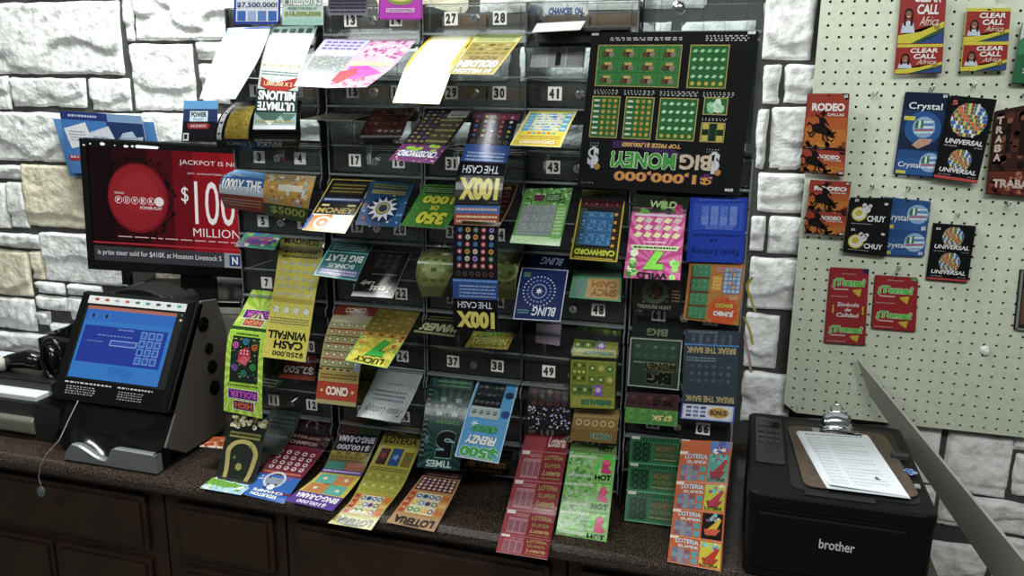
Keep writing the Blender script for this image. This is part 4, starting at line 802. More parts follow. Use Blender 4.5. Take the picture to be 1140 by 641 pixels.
s = ticket('long orange ticket strip with bright pepper pictures at right', [(759,489,816,492),(752,545,809,549),(743,625,802.5,638)], [-0.452,-0.504,-0.632], 'd86a3a')
B = [0,.09,.325,.555,.78,1]; BG = ['5a80c8','5fae98','c8d03c','1d1614','d8c83c']
for k in range(5):
    p = s.piece(B[k],B[k+1]); p.r(0,0,1,1,'cf6236',1).r(.0,.0,.16,.1,'ecdccc',3).r(.58,.04,.97,.94,BG[k],2)
    if k == 0: p.spots(.6,.1,.95,.9,12,.04,.08,['d84a3a','f0f0f0','3a5ab0'],4); continue
    p.t('LOTERIA',.33,.16,.44,.16,'cfe0e8',4,.03,0,.02,'5a4a4c').t('SUPER',.36,.33,.4,.1,'cfe0e8',4,.03)
    p.grid(.05,.42,.4,.95,3,3,.05,['6a7a9c','c8a04a','8a5a6c','7a94a8'],3,'r',.05).grid(.42,.42,.55,.95,1,2,.06,['5aa0a8'],3,'r',.06)
    rn = random.Random(k)
    p.spots(.6,.08,.95,.3,14,.02,.05,['e8e0d0','a84a8c','6ad0c0'],3,k).poly([(.64,.7),(.72,.6),(.9,.22),(.95,.24),(.86,.6),(.8,.78)],['c03a3a','c83a4a','e8b43c','c8342c'][k-1],5).poly([(.62,.6),(.8,.68),(.94,.58),(.84,.82),(.66,.84)],['a82c3c','b83a50','d85a3c','b8402c'][k-1],6).t('LOTERIA',.77,.86,.34,.12,'1a1412',7,.04).r(0,.98,1,1,'e8a888',3)
fin(s)
# ---- a brown roll and a flat flap in the second column; the pale flap over bin 41
s = ticket('dark red-brown ticket rolled under with a black edge, below number 16', [(418,121,462,120),(408,134,454,134),(401,150,448,150),(405,161,440,159)], [-.43,-.475,-.49,-.455], '3a201c', tol=.05)
s.grid(.05,.06,.95,.62,6,5,.06,['5c2c26','6a4a34','4a2420'],2,'d').r(0,.66,1,.74,'9a9a98',2).r(0,.74,1,1,'111112',1); fin(s)
s = ticket('flat dark grey-brown ticket pointing outwards below number 15', [(368,126,415,127),(352,129,402,130),(335,133,392,134)], [-.43,-.50,-.56], '4a463c')
s.r(.1,.1,.9,.9,'5a5240',1).m_(.1,.2,.9,.8,4,'37332a'); fin(s)
s = ticket('pale grey paper flap folded out over the black slot above bin 41', [(598,26,652,23),(592,36,646,33)], [-.44,-.49], 'b4b6b0', name='paper_flap', thick=.001); s.r(.05,.1,.95,.9,'c0c2bc',1); fin(s)
s = ticket('clear-fronted card of small print with a dark bottle shape, above number 41', [(594,47,653,47),(590,75,650,75)], [-.4135,-.4135], 'a6aaaa', name='printed_card', thick=.0006)
s.piece(); s.r(0,0,.3,1,'b8bcbc',1).m_(.32,.1,.62,.4,4,'6a7072').m_(.68,.1,.97,.9,9,'6a7072').r(.46,.5,.56,.92,'26282a',3).r(.48,.4,.55,.5,'26282a',3).r(.3,0,.315,1,'dde2e2',2).r(.645,0,.66,1,'dde2e2',2); fin(s)
s = ticket('white card with blue block letters behind the top of the dispenser', [(606,-6,655,-6),(600,22,655,22)], [-.30,-.30], 'e6e8e8', name='printed_card', thick=.002)
s.piece(); s.frame(0,0,1,1,.05,'c8ccd0',1).t('CHANCES',.42,.66,.5,.3,'3a5a9c',4,.05).t('ON',.8,.66,.16,.3,'3a5a9c',4,.05); fin(s)
# ================================================================== LEFT SIDE: monitor, terminal and what stands round them
BLK = mat('black_plastic', '0c0c0d', .4, spec=.25); BLKG = mat('black_gloss', '0a0a0b', .18, spec=.4); BLKM = mat('black_matte', '0e0e0f', .6, spec=.2)
DGREY = mat('graphite_panel', '5a544e', .42, metal=.15); SILV = mat('silver_trim', '85888a', .32, metal=.45)
# ---- monitor
TL = Vector((-1.767, -.22, ZC-.127)); ex = Vector((.431, .10, -.017)).normalized()
ez = (Vector((-1.784, -.22, ZC-.488))-TL).normalized(); ey = ez.cross(ex).normalized()      # ex right, ez down
ey = -ey if ey.y < 0 else ey
MW, MH = .60, .363
def mp(x, z, d=0): return TL+ex*x+ez*z+ey*d
mon = thing('monitor', 'black flat monitor showing a red jackpot screen, behind the left side of the dispenser', 'monitor', mp(MW/2, MH, .03))
mo = mon.location
def slab(bm, x0, x1, z0, z1, d0, d1, bev=0):
    v0 = len(bm.verts)
    q = bmesh.ops.create_cube(bm, size=1)
    for v in q['verts']:
        x = x0 if v.co.x < 0 else x1; z = z0 if v.co.z < 0 else z1; d = d0 if v.co.y < 0 else d1
        v.co = mp(x, z, d)-mo
    if bev: bmesh.ops.bevel(bm, geom=list({e for v in q['verts'] for e in v.link_edges}), offset=bev, segments=2, affect='EDGES')
bm = NB(); slab(bm, 0, MW, 0, MH, .004, .03, .003); slab(bm, .06, MW-.16, .05, MH-.05, .03, .05, .008); bm_obj('housing', bm, BLK, mon)
bm = NB(); b = .017
for q in ((0, MW, 0, b), (0, MW, MH-.026, MH), (0, b, b, MH-.026), (MW-b, MW, b, MH-.026)): slab(bm, *q, -.002, .006)
bm_obj('bezel', bm, BLKG, mon)
S0 = [(mp(b, b, .003), mp(MW-b, b, .003)), (mp(b, MH-.026, .003), mp(MW-b, MH-.026, .003))]
s = Sheet(S0, 'screen', .001); s.base('4a0a10', '101010')
for (a, c, h) in ((0, .12, '180507'), (.12, .3, '2c070b'), (.3, .42, '4a0b12'), (.42, .52, '6e1019'), (.52, .66, '8e141f'), (.66, 1, 'a01824')):
    s.r(a, 0, c, .87, h, 1)
rn = random.Random(4)
for k in range(60):
    a = 2*math.pi*k/60; r_ = rn.uniform(.165, .19); s.c(.24+r_*math.cos(a)*.98, .43+r_*1.12*math.sin(a)/s.asp, rn.uniform(.006, .014), '12060a', 2, 6)
s.c(.24, .43, .152, '7c1a22', 3, 44, .172).c(.238, .425, .14, '94232b', 4, 40, .16).c(.245, .38, .1, '9c2930', 5, 30, .1)
for k, ch in enumerate('POWER'):
    s.c(.142+.041*k, .45, .0185, 'f2eaea', 6, 16).c(.142+.041*k, .45, .0158, 'a5121e', 7, 16).t(ch, .142+.041*k, .45, .016, .034, 'f6f0f0', 8, .03)
s.c(.347, .45, .023, 'f2eaea', 7, 18).m_(.329, .435, .365, .465, 2, 'b02a35', 8).t('TEXAS', .147, .39, .05, .018, 'e8d8d8', 8).t('POWER PLAY', .305, .51, .11, .026, 'f0e4e4', 8, .02)
s.t('JACKPOT IS NOW', 0.625, .10, .34, .05, 'f2ecec', 6, -.003).t('EST. ANNUITIZED JACKPOT', 0.630, .19, .27, .018, 'd8c4c4', 6)
s.t('$', 0.477, .38, .035, .15, 'f6f2f2', 6, .0).t('100', 0.625, .44, .2, .38, 'f6f2f2', 6, .0).t('MILLION', 0.630, .70, .235, .075, 'f4eeee', 6, -.005)
s.m_(.13, .765, .97, .785, 1, 'd8b0b0', 4).r(0, .83, 1, .845, 'b03038', 3).r(0, .87, 1, 1, '3a3c40', 3)
s.t('is prize steer sold for $410K at Houston Livestock S', .335, .93, .63, .06, 'e6e8ea', 6, .0).r(.665, .87, 1, 1, '9aa0a6', 4).r(.69, .885, .745, .985, '2a3a66', 5).t('N', .718, .935, .03, .07, 'e8eaf0', 6, .03).m_(.765, .9, .98, .97, 2, '5a6068', 5)
o = s.done('screen', mon); o.location = -mo
# peeled white flecks along the top edge of the bezel
s = Sheet([(mp(0, .0015, -.0022), mp(MW, .0015, -.0022)), (mp(0, b-.001, -.0022), mp(MW, b-.001, -.0022))], 'matte', .0001)
for x0, x1, y0, y1 in ((.045, .055, .35, .8), (.095, .12, .2, .8), (.16, .17, .5, .8), (.205, .23, .45, .95), (.24, .255, .4, .9), (.26, .37, .35, .95)):
    s.poly([(x0, (y0+y1)/2), (x0+.005, y0), (x1-.006, y0+.1), (x1, (y0+y1)/2), (x1-.008, y1), (x0+.004, y1)], 'd8dadb', 1)
s.poly([(.012, .9), (.02, .7), (.026, 1), (.016, 1)], 'd8dadb', 1)
o = s.done('worn_flecks', mon); o.location = -mo
for x in (.10, .31):
    bm = NB(); w = .012 if x < .2 else .05
    slab(bm, x-w, x+w, MH-.02, MH+.045, .012, .028); bm_obj('stand_neck', bm, BLKG, mon)
bm = NB(); c0 = mp(.31, MH+.045, .02)
zb = c0.z-mo.z
prism(bm, [tuple((mp(x, 0, d)-mo)[:2]) for x, d in ((.1, -.13), (.47, -.13), (.50, -.08), (.48, .13), (.10, .13), (.08, -.08))], 'z', zb-.012, zb+.004, bev=.003)
bm_obj('stand_base', bm, BLKG, mon)
# ---- beige-grey box the monitor stands on
zt = mo.z+zb-.0125
bc = mp(.30, 0, .0)
t = thing('device_box', 'beige-grey box carrying the monitor foot, between terminal and dispenser', 'box', (bc.x, bc.y, CT+.0005))
ang = math.atan2(ex.y, ex.x); t.rotation_euler = (0, 0, ang)
H = zt-CT-.001
bm = NB(); box(bm, -.11, .165, -.12, .12, 0, H-.022, .006); bm_obj('body', bm, mat('beige_plastic', '8a877c', .5), t)
bm = NB(); box(bm, -.115, .17, -.125, .122, H-.022, H, .005); bm_obj('lid', bm, mat('light_plastic', 'b5b3a8', .5), t)
# ---- touch-screen terminal
term = thing('lottery_terminal', 'black touch-screen ticket terminal with blue screen on the left of the countertop', 'terminal', (-1.269, -.615, CT+.0005)); TO = term.location
W = .338
prof = [(.006, .0), (.0, .012), (.004, .05), (.03, .058), (.075, .118), (.085, .135), (.205, .36), (.27, .355), (.3, .27), (.262, .01), (.25, 0)]
bm = NB()
prism(bm, [(.05, 0), (.05, .06), (.085, .12), (.205, .35), (.265, .345), (.29, .27), (.26, 0)], 'x', -W+.012, -.006, bev=.004); bm_obj('body', bm, BLKM, term)
bm = NB(); prism(bm, [(.03, .055), (.075, .125), (.06, .14), (.075, .175), (.20, .372), (.262, .362), (.295, .27), (.262, .012), (.10, .012)], 'x', -.006, .0, bev=.002)
sp = bm_obj('side_panel', bm, DGREY, term)
for (y, z, r) in ((.2, .312, .019), (.215, .245, .015), (.222, .195, .017), (.225, .138, .019)):
    bm = NB(); cyl(bm, (.0015, y, z), r, .004, 'x', 24); cyl(bm, (.003, y, z), r*.7, .006, 'x', 20); bm_obj('speaker_hole', bm, BLKG, sp)
# lower front: scooped ticket tray with a wavy silver lip
bm = NB()
nx = 28; V = []
def lip(u):                                            # height of the lip along the front
    if u < .12: return .045*math.sin(u/.12*math.pi/2)
    if u < .46: return .045-.030*(1-math.cos((u-.12)/.34*math.pi))/2
    if u < .56: return .015+.035*(1-math.cos((u-.46)/.10*math.pi))/2
    return .05-.004*(u-.56)
for i in range(nx+1):
    u = i/nx; x = -.272+.268*u; h = lip(u); yb = .012+.02*math.sin(min(1, max(0, (u-.1)/.42))*math.pi)
    V.append([bm.verts.new(q) for q in ((x, .0, .003), (x, -.002, h), (x, .005, h+.002), (x, .02, h-.002), (x, .02, .003))])
for i in range(nx):
    for k in range(4): bm.faces.new((V[i][k], V[i+1][k], V[i+1][k+1], V[i][k+1]))
bm.faces.new(V[0]); bm.faces.new(V[-1][::-1])
bm_obj('silver_lip', bm, SILV, term, smooth=False)
bm = NB(); V = []
for i in range(nx+1):
    u = i/nx; h = lip(u); row = []
    for j in range(9):
        v = j/8; x = (-.272+.268*u)*(1-v)+(-W+.02+(W-.03)*u)*v
        z = h-.003+(.128-h)*v**1.1-.016*math.sin(math.pi*v)*(1-abs(2*u-1)**3)
        row.append(bm.verts.new((x, .018+.07*v, max(z, .006))))
    V.append(row)
for i in range(nx):
    for j in range(8): bm.faces.new((V[i][j], V[i+1][j], V[i+1][j+1], V[i][j+1]))
bm_obj('scooped_tray', bm, BLKG, term, smooth=True)
bm = NB()
prism(bm, [(-.272, .0), (-.004, .0), (-.01, .09), (-W+.02, .09)], 'z', .0, .01); bm_obj('base_plate', bm, BLK, term)
for x in (-.006,):
    bm = NB(); prism(bm, [(0, .002), (0, .05), (.03, .058), (.09, .125), (.1, .01)], 'x', x-.004, x); bm_obj('tray_cheek', bm, BLKG, term)
# bezel and screen on the tilted face
A0, A1 = Vector((0, .048, .138)), Vector((0, .188, .376)); up = (A1-A0).normalized(); nrm = Vector((0, -up.z, up.y)); FH = (A1-A0).length
def tp(x, v, d=0): return Vector((x-W, A0.y, A0.z))+up*v+nrm*d
def tslab(bm, pts, d0, d1, bev=0):
    n = len(pts); A = [bm.verts.new(tp(*p, d0)) for p in pts]; B = [bm.verts.new(tp(*p, d1)) for p in pts]
    fs = [bm.faces.new(A), bm.faces.new(B[::-1])]+[bm.faces.new((A[i], B[i], B[(i+1) % n], A[(i+1) % n])) for i in range(n)]
    if bev: bmesh.ops.bevel(bm, geom=list({e for f in fs for e in f.edges}), offset=bev, segments=2, affect='EDGES')
bm = NB(); tslab(bm, [(0, 0), (W, 0), (W, FH), (0, FH)], -.028, .0, .004); bm_obj('bezel', bm, BLK, term)
bm = NB()
for pts in ([(.004, .004), (W-.004, .004), (W-.022, .05), (.022, .05)], [(.004, .004), (.022, .05), (.022, FH-.012), (.004, FH-.004)], [(W-.004, .004), (W-.004, FH-.004), (W-.022, FH-.012), (W-.022, .05)]): tslab(bm, pts, .0, .004)
bm_obj('bezel_facets', bm, BLKG, term)
def tsheet(x0, x1, v0, v1, d, kind='screen'):
    return Sheet([(tp(x0, v1, d), tp(x1, v1, d)), (tp(x0, v0, d), tp(x1, v0, d))], kind, .0006)
s = tsheet(.03, W-.045, .055, FH-.038, .0018); s.base('3f86d8', '101010')
s.r(0, 0, 1, .045, 'c07a6a', 1).r(0, .045, 1, .2, '3a78d0', 1).r(.03, .27, .96, .78, '2b43a6', 1).t('Cancel selling', .5, .3, .18, .03, '9ab8ee', 3).m_(.2, .38, .6, .41, 1, '8aa8e4', 2).m_(.1, .47, .3, .5, 1, '8aa8e4', 2)
s.r(.36, .45, .66, .53, '9ac0f4', 2).r(.37, .462, .65, .518, '3a5ab8', 3)
for j in range(4):
    for i in range(3):
        x, y = .71+.085*i, .345+.115*j; s.r(x-.034, y-.048, x+.034, y+.048, '8fb8f2', 2).r(x-.028, y-.04, x+.028, y+.04, '4a80d8', 3).t('789456123C0E'[j*3+i], x, y, .026, .05, '1a2c74', 4, .02)
for x in (.09, .24): s.r(x-.04, .1, x+.04, .17, '4f8ae0', 2).c(x, .135, .022, '2a3a5c', 3)
s.poly([(.42, .82), (.6, .8), (.72, .88), (.66, .97), (.54, .9), (.45, .92)], '3a7ccc', 2)
o = s.done('touch_screen', term)
s = tsheet(.024, W-.024, FH-.032, FH-.012, .0022, 'paper'); s.base('d8dad8', '101010')
for k, cc in enumerate(('b84a3a', 'c0503c', '9aa0a0', 'c85a4a', '4a7a5a', '3a8a9a', '4a4a4c', '3a3a3c', '4aa0a8')): s.c(.09+.105*k, .42, .026, cc, 2, 10, .012)
o = s.done('button_strip', term)
s = tsheet(.022, W-.022, .008, .05, .0046, 'paper'); s.base('0a0a0b', '0a0a0b')
s.m_(.03, .1, .5, .28, 1, 'c8c8c8', 2).m_(.06, .36, .36, .9, 4, '9a9a9a', 2).m_(.56, .1, .9, .28, 1, 'c8c8c8', 2).m_(.58, .36, .82, .9, 4, '9a9a9a', 2); s.done('notice_strip', term)
for v, r, cc in ((FH-.055, .0035, 'e8e0a0'), (FH-.042, .0018, '70c070')):
    bm = NB(); p = tp(W-.03, v, .002); bmesh.ops.create_uvsphere(bm, u_segments=10, v_segments=6, radius=r, matrix=Matrix.Translation(p)); bm_obj('indicator_lamp', bm, ink(cc), term)
# paper-cover hump behind the bezel
bm = NB(); P = []
for k in range(13):
    t_ = k/12; P.append((-.275+.20*t_, .358+.03*math.sin(math.pi*min(1, t_*1.15))**.5 if t_ < .87 else .385-.02*(t_-.87)/.13))
P += [(-.06, .33), (-.29, .33)]
prism(bm, P, 'y', .2, .29, bev=.004); bm_obj('printer_hood', bm, BLKM, term, smooth=False)
# ---- black ticket printer cube behind, with a curved paper cover
pc = atz(70, 375, CT+.225)
t = thing('receipt_printer', 'black receipt printer with ribbed paper cover, behind the left edge of the terminal', 'printer', (-1.735, -.27, CT+.0005))
bm = NB(); box(bm, -.095, .09, -.11, .1, 0, .215, .005); bm_obj('body', bm, BLKM, t)
bm = NB(); P = [(-.11+.0, .215)]
for k in range(9): P.append((-.06+.15*k/8, .222+.06*math.sin(math.pi*.5*k/8)))
P += [(.09, .215)]
prism(bm, [(a, z) for a, z in P], 'y', -.08, .09, bev=.003); bm_obj('paper_cover', bm, BLK, t)
bm = NB()
for k in range(7): box(bm, -.06+.02*k, -.052+.02*k, -.085, -.08, .225, .232+.007*k)
bm_obj('cover_ribs', bm, BLKG, t)
# ---- barcode scanner in its cradle
t = thing('barcode_scanner', 'black handheld barcode scanner resting in a cradle, left of the terminal', 'scanner', (-1.80, -.43, CT+.111))
bm = NB(); tube(bm, [(-.13, -.0, .03), (-.07, .0, .05), (-.01, .0, .062), (.03, .0, .055)], [.016, .020, .026, .022], 14); bm_obj('head', bm, BLKG, t, smooth=True)
bm = NB(); P = [(.09+.055*math.cos(a)*.6, -.02, .075+.055*math.sin(a)) for a in [2*math.pi*k/20 for k in range(21)]]; tube(bm, P, .0075, 10); bm_obj('cradle_ring', bm, BLKG, t, smooth=True)
bm = NB(); bmesh.ops.create_uvsphere(bm, u_segments=18, v_segments=10, radius=.03, matrix=Matrix.Translation((.05, .01, .06)) @ Matrix.Diagonal((1.0, .8, 1.4, 1))); bm_obj('scan_window', bm, BLKG, t, smooth=True)
bm = NB(); box(bm, -.12, .11, -.05, .05, -.0, .025, .006); bm_obj('base', bm, BLK, t)
bm = NB(); tube(bm, [(-.16, -.02, .065), (-.11, -.025, .062), (-.085, -.025, .05), (-.08, -.02, .03)], [.012, .018, .016, .008], 12); bm_obj('pale_grip', bm, mat('pale_plastic', 'b0aea4', .4), t, smooth=True)
# ---- paper tray machine in front
t = thing('slip_reader', 'low dark slip reader with white top and metal bar, at the left counter edge', 'slip reader', (-1.84, -.45, CT+.0005))
bm = NB(); box(bm, -.2, .135, -.075, .058, .0, .094, .004); bm_obj('body', bm, mat('dark_grey_plastic', '262627', .45), t)
bm = NB(); box(bm, -.2, .135, -.072, .058, .0945, .11, .003); bm_obj('white_top', bm, mat('white_plastic', 'c4c8c8', .4), t)
bm = NB(); prism(bm, rrect(-.095, -.07, .012, .056, .011), 'x', -.2, .137, bev=.002); bm_obj('metal_bar', bm, mat('brushed_metal', '9a9a8c', .35, metal=.7), t)
# ---- clear wedge left of the terminal
t = thing('clear_wedge', 'clear plastic wedge-shaped guard between slip reader and terminal', 'plastic guard', (-1.63, -.52, CT+.0005))
bm = NB(); prism(bm, [(-.07, .0), (-.07, .10), (.018, .095), (.01, .045), (-.02, .0)], 'y', -.02, -.016); prism(bm, [(-.07, 0), (-.02, 0), (.01, .045), (.01, .048), (-.022, .003), (-.07, .003)], 'y', -.02, .05)
bm_obj('guard', bm, [CLEAR], t)
# ---- thin cord with a round tag hanging over the edge
P = [at(87, 446, -.575), at(77, 466, -.605), at(66, 490, -.64), at(52, 505, -.652), at(45, 518, -.655), at(43, 532, -.653), at(46, 541, -.651)]
o0 = P[0]; t = thing('tag_cord', 'thin grey cord with a small round metal tag hanging over the counter edge', 'cord', o0)
Q = []
for i in range(len(P)-1):
    for k in range(4): Q.append(P[i].lerp(P[i+1], k/4)-o0)
Q.append(P[-1]-o0)
bm = NB(); tube(bm, Q, .0011, 6); bm_obj('cord', bm, mat('cord_grey', '8a8a88', .5), t, smooth=True)
c = at(46, 547, -.652)-o0
bm = NB(); prism(bm, [(c.x+.011*math.cos(k*.3142), c.z+.013*math.sin(k*.3142)) for k in range(20)], 'y', c.y-.002, c.y+.001); prism(bm, [(c.x+.006*math.cos(k*.3142), c.z+.008*math.sin(k*.3142)) for k in range(20)], 'y', c.y-.003, c.y-.002)
bm_obj('round_tag', bm, mat('tag_metal', '7d8388', .35, metal=.6), t)
# ---- loose white sheets lying at the back of the counter
zs = CT+.012
t = thing('paper_sheets', 'stack of white paper sheets at the back left of the countertop', 'paper', (-2.13, -.16, CT+.0005))
bm = NB()
for k in range(6): box(bm, -.22+.006*k, .12+.004*k, -.11, .11-.004*k, .0002+.006*k, .0056+.006*k)
bm_obj('sheets', bm, mat('white_sheet', 'd6dade', .6), t)
# ---- flyers on the stone wall
def wallsheet(name, label, cat, quad, y, base, art, thick=.0012, kind='paper', grp=None, back='c8c8c4'):
    s = Sheet([(at(*quad[0], y[0]), at(*quad[1], y[1])), (at(*quad[2], y[2 % len(y)]), at(*quad[3], y[3 % len(y)]))], kind, thick); s.base(base, back); art(s)
    o = s.done(name); tag(o, label, cat, grp); return o
def a1(s):
    s.r(0, 0, .14, 1, '5a9ad8', 1).r(.86, 0, 1, 1, '4a80c0', 1)
wallsheet('flyer', 'light blue flyer peeking out behind the cruise-ship flyer on the stone wall', 'flyer', ((59, 132), (171, 136), (78, 196), (185, 200)), (-.02,)*4, '4a8ad0', a1)
def a2(s):
    s.r(0, 0, .58, .13, '24387c', 1).m_(.1, .03, .45, .10, 1, 'c8d4ee', 2).r(.58, .0, 1, .13, '7a9cc8', 1).r(.56, .13, 1, .62, '1f3868', 1)
    s.poly([(.62, .5), (.7, .55), (.96, .42), (.98, .34), (.9, .36), (.86, .26), (.74, .3), (.7, .4), (.62, .44)], 'b4c4d8', 3).m_(.7, .36, .92, .44, 2, '4a6088', 4).poly([(.56, .62), (.56, .53), (1, .46), (1, .62)], '2c4a7a', 2)
    s.poly([(.02, .28), (.3, .16), (.36, .5), (.08, .6)], 'e6e8ea', 3).m_(.08, .3, .3, .48, 4, '6a7890', 4).poly([(.3, .34), (.58, .2), (.68, .58), (.36, .68)], 'd4dce6', 4).t('BONUS', .48, .52, .2, .08, '2a2f3a', 5, .03).m_(.38, .36, .56, .42, 1, '5a6880', 5)
    s.r(.03, .7, .5, 1, '4a80c0', 1).poly([(.02, .72), (.34, .68), (.36, .76), (.03, .8)], 'a83040', 5).m_(.05, .7, .33, .77, 1, 'e8d0d0', 6)
wallsheet('flyer', 'dark blue flyer with a cruise ship, above the monitor on the stone wall', 'flyer', ((66, 123), (157, 129), (78, 192), (170, 198)), (-.05,)*4, '3f78c4', a2)
def a3(s):
    s.r(0, 0, 1, .2, '64a8e0', 1).r(0, .2, 1, .5, '2a3a66', 1).r(0, .5, 1, 1, '17181c', 1).r(.2, .25, .72, .5, 'd8ecf8', 2).t('POWER', .46, .33, .44, .12, '1c2230', 4, .03).t('PLAY', .46, .45, .3, .06, '7ab0d8', 4, .03).poly([(.12, .58), (.2, .54), (.72, .54), (.8, .58), (.74, .68), (.18, .68)], '9c2c30', 3).t('AND EZ MATCH', .46, .61, .46, .06, 'f0d8d8', 5, .02).r(.04, .78, .2, .97, 'd8dcdc', 3).r(.07, .81, .16, .93, '22263a', 4)
wallsheet('flyer', 'small black and blue flyer standing on the monitor top, on the stone wall', 'flyer', ((205, 112), (243, 112), (202, 158), (241, 158)), (-.04,)*4, '17181c', a3)
# ---- thin ribbons poking out between dispenser and wall at the right
for k, (pts, cc, nm) in enumerate((([(838, 308), (832, 317), (835, 330), (841, 346)], 'cdbb3a', 'yellow'), ([(828, 352), (834, 365), (838, 383)], 'c8b85a', 'pale yellow'), ([(829, 372), (831, 385), (834, 398), (836, 414)], 'c8a0ac', 'pink'))):
    L = [(at(a-1.6, b_, -.2+.004*i), at(a+1.6, b_+1, -.2+.01*i)) for i, (a, b_) in enumerate(pts)]
    s = Sheet(L, thick=.0003); s.base(cc, cc); o = s.done('ribbon'); tag(o, nm+' paper ribbon end sticking out at the right edge of the dispenser', 'ribbon', 'ribbon ends')
# ================================================================== RIGHT SIDE: cards on the pegboard, printer, clipboard, plank
WIRE = mat('hook_wire', 'b8babc', .3, metal=.9)
def hook(px, py, nx, label, length=.05):
    p = at(px, py, -.03); t = thing('peg_hook', label, 'hook', p, group='wire hooks on the pegboard')
    bm = NB(); tube(bm, [(0, .004, .006), (0, -.006, .006), (0, -.008, 0), (nx*.3, -length*.6, -.002), (nx, -length, .004), (nx*1.1, -length-.004, .012)], .0016, 8); bm_obj('wire', bm, WIRE, t, smooth=True)
def card(label, q, art, base='131314', y=-.055, cat='phone card', depth=.012, n=4, tilt=0):
    """a hanging pack of printed cards: front card printed, the ones behind it as a stepped stack"""
    TL_, TR_, BL_, BR_ = [at(a, b, y+d) for (a, b), d in zip(q, (tilt, tilt, 0, 0))]
    t = thing('phone_card_pack', label, cat, (TL_+TR_)/2, group='card packs on the pegboard'); o0 = t.location.copy()
    nb = Vector((0, 1, 0)); rn = random.Random(int(q[0][0]*7))
    for k in range(1, n):
        d = nb*(.0016*k+.0006)+Vector((rn.uniform(-.002, .003), 0, rn.uniform(-.003, .001)))
        s = Sheet([(TL_+d-o0, TR_+d-o0), (BL_+d-o0, BR_+d-o0)], thick=.0012); s.base(base, base); s.done('rear_card', t)
    s = Sheet([(TL_-o0, TR_-o0), (BL_-o0, BR_-o0)], thick=.0012); s.base(base, base); art(s); s.piece()
    s.c(.5, .025, .05, '2a2a28', 8, 10, .018)
    s.done('front_card', t); return t
def woman(s, x, y, k):
    s.poly([(x-.15*k, y+.32*k), (x-.12*k, y+.16*k), (x, y+.11*k), (x+.12*k, y+.16*k), (x+.16*k, y+.32*k)], 'c8d0e0', 3).c(x, y-.01, .095*k, '1c1412', 4, 14, .12*k).r(x-.1*k, y, x-.05*k, y+.2*k, '1c1412', 4).r(x+.05*k, y, x+.1*k, y+.2*k, '1c1412', 4).c(x, y+.01, .068*k, '9a6248', 5, 14, .088*k).c(x-.025*k, y, .009*k, '1c1412', 6, 6).c(x+.025*k, y, .009*k, '1c1412', 6, 6).r(x-.03*k, y+.04*k, x+.03*k, y+.052*k, 'f0e8e4', 6)
def clear_call(s, y0, y1, big):
    p = s.piece(y0, y1); p.r(0, 0, 1, 1, 'a32d2a', 1).poly([(0, .86), (.5, .8), (1, .62), (1, 1), (0, 1)], 'd8cc3a', 2).poly([(.3, 1), (.6, .88), (1, .72), (1, 1)], '2f5a3a', 3).poly([(.4, 1), (.7, .92), (1, .8), (1, 1)], '2c4a8c', 4)
    if not big: p.r(0, 0, 1, .1, 'd8cc3a', 2)
    p.t('CLEAR', .6, .22, .6, .16, 'f2efec', 6, .03, .12).t('CALL', .62, .42, .48, .17, 'f2efec', 6, .03, .12).t('Africa', .66, .62, .42, .16, 'ecd8c8', 6, 0, .35).c(.84, .72, .07, 'a8842c', 5, 7)
    woman(s, .2, .5, 1.0)
def k1(s): clear_call(s, 0, .66, True); clear_call(s, .67, 1, False)
card('tall red card pack with a smiling woman cut off at the top edge', ((1005,-18),(1054,-17),(996,82),(1048,80.5)), k1, 'a32d2a')
def k2(s): clear_call(s, 0, .53, False); clear_call(s, .54, 1, False)
card('short red and yellow double card with a smiling woman, hung high on the pegboard', ((1077,9),(1125.5,9),(1070,79),(1120,78)), k2, 'd8cc3a')
def k3(s): s.r(0, 0, 1, 1, '2a6a44', 1).r(0, 0, 1, .5, 'd0d4d0', 2).poly([(0, .55), (0, .3), (.6, 0), (1, 0), (1, .4)], '3f8a5c', 3).m_(.2, .75, .9, .85, 2, 'c8d8cc', 4)
card('green and white card pack cut off by the right edge of the photo', ((1139,24),(1180,24),(1127,92),(1172,94)), k3, '2a6a44')
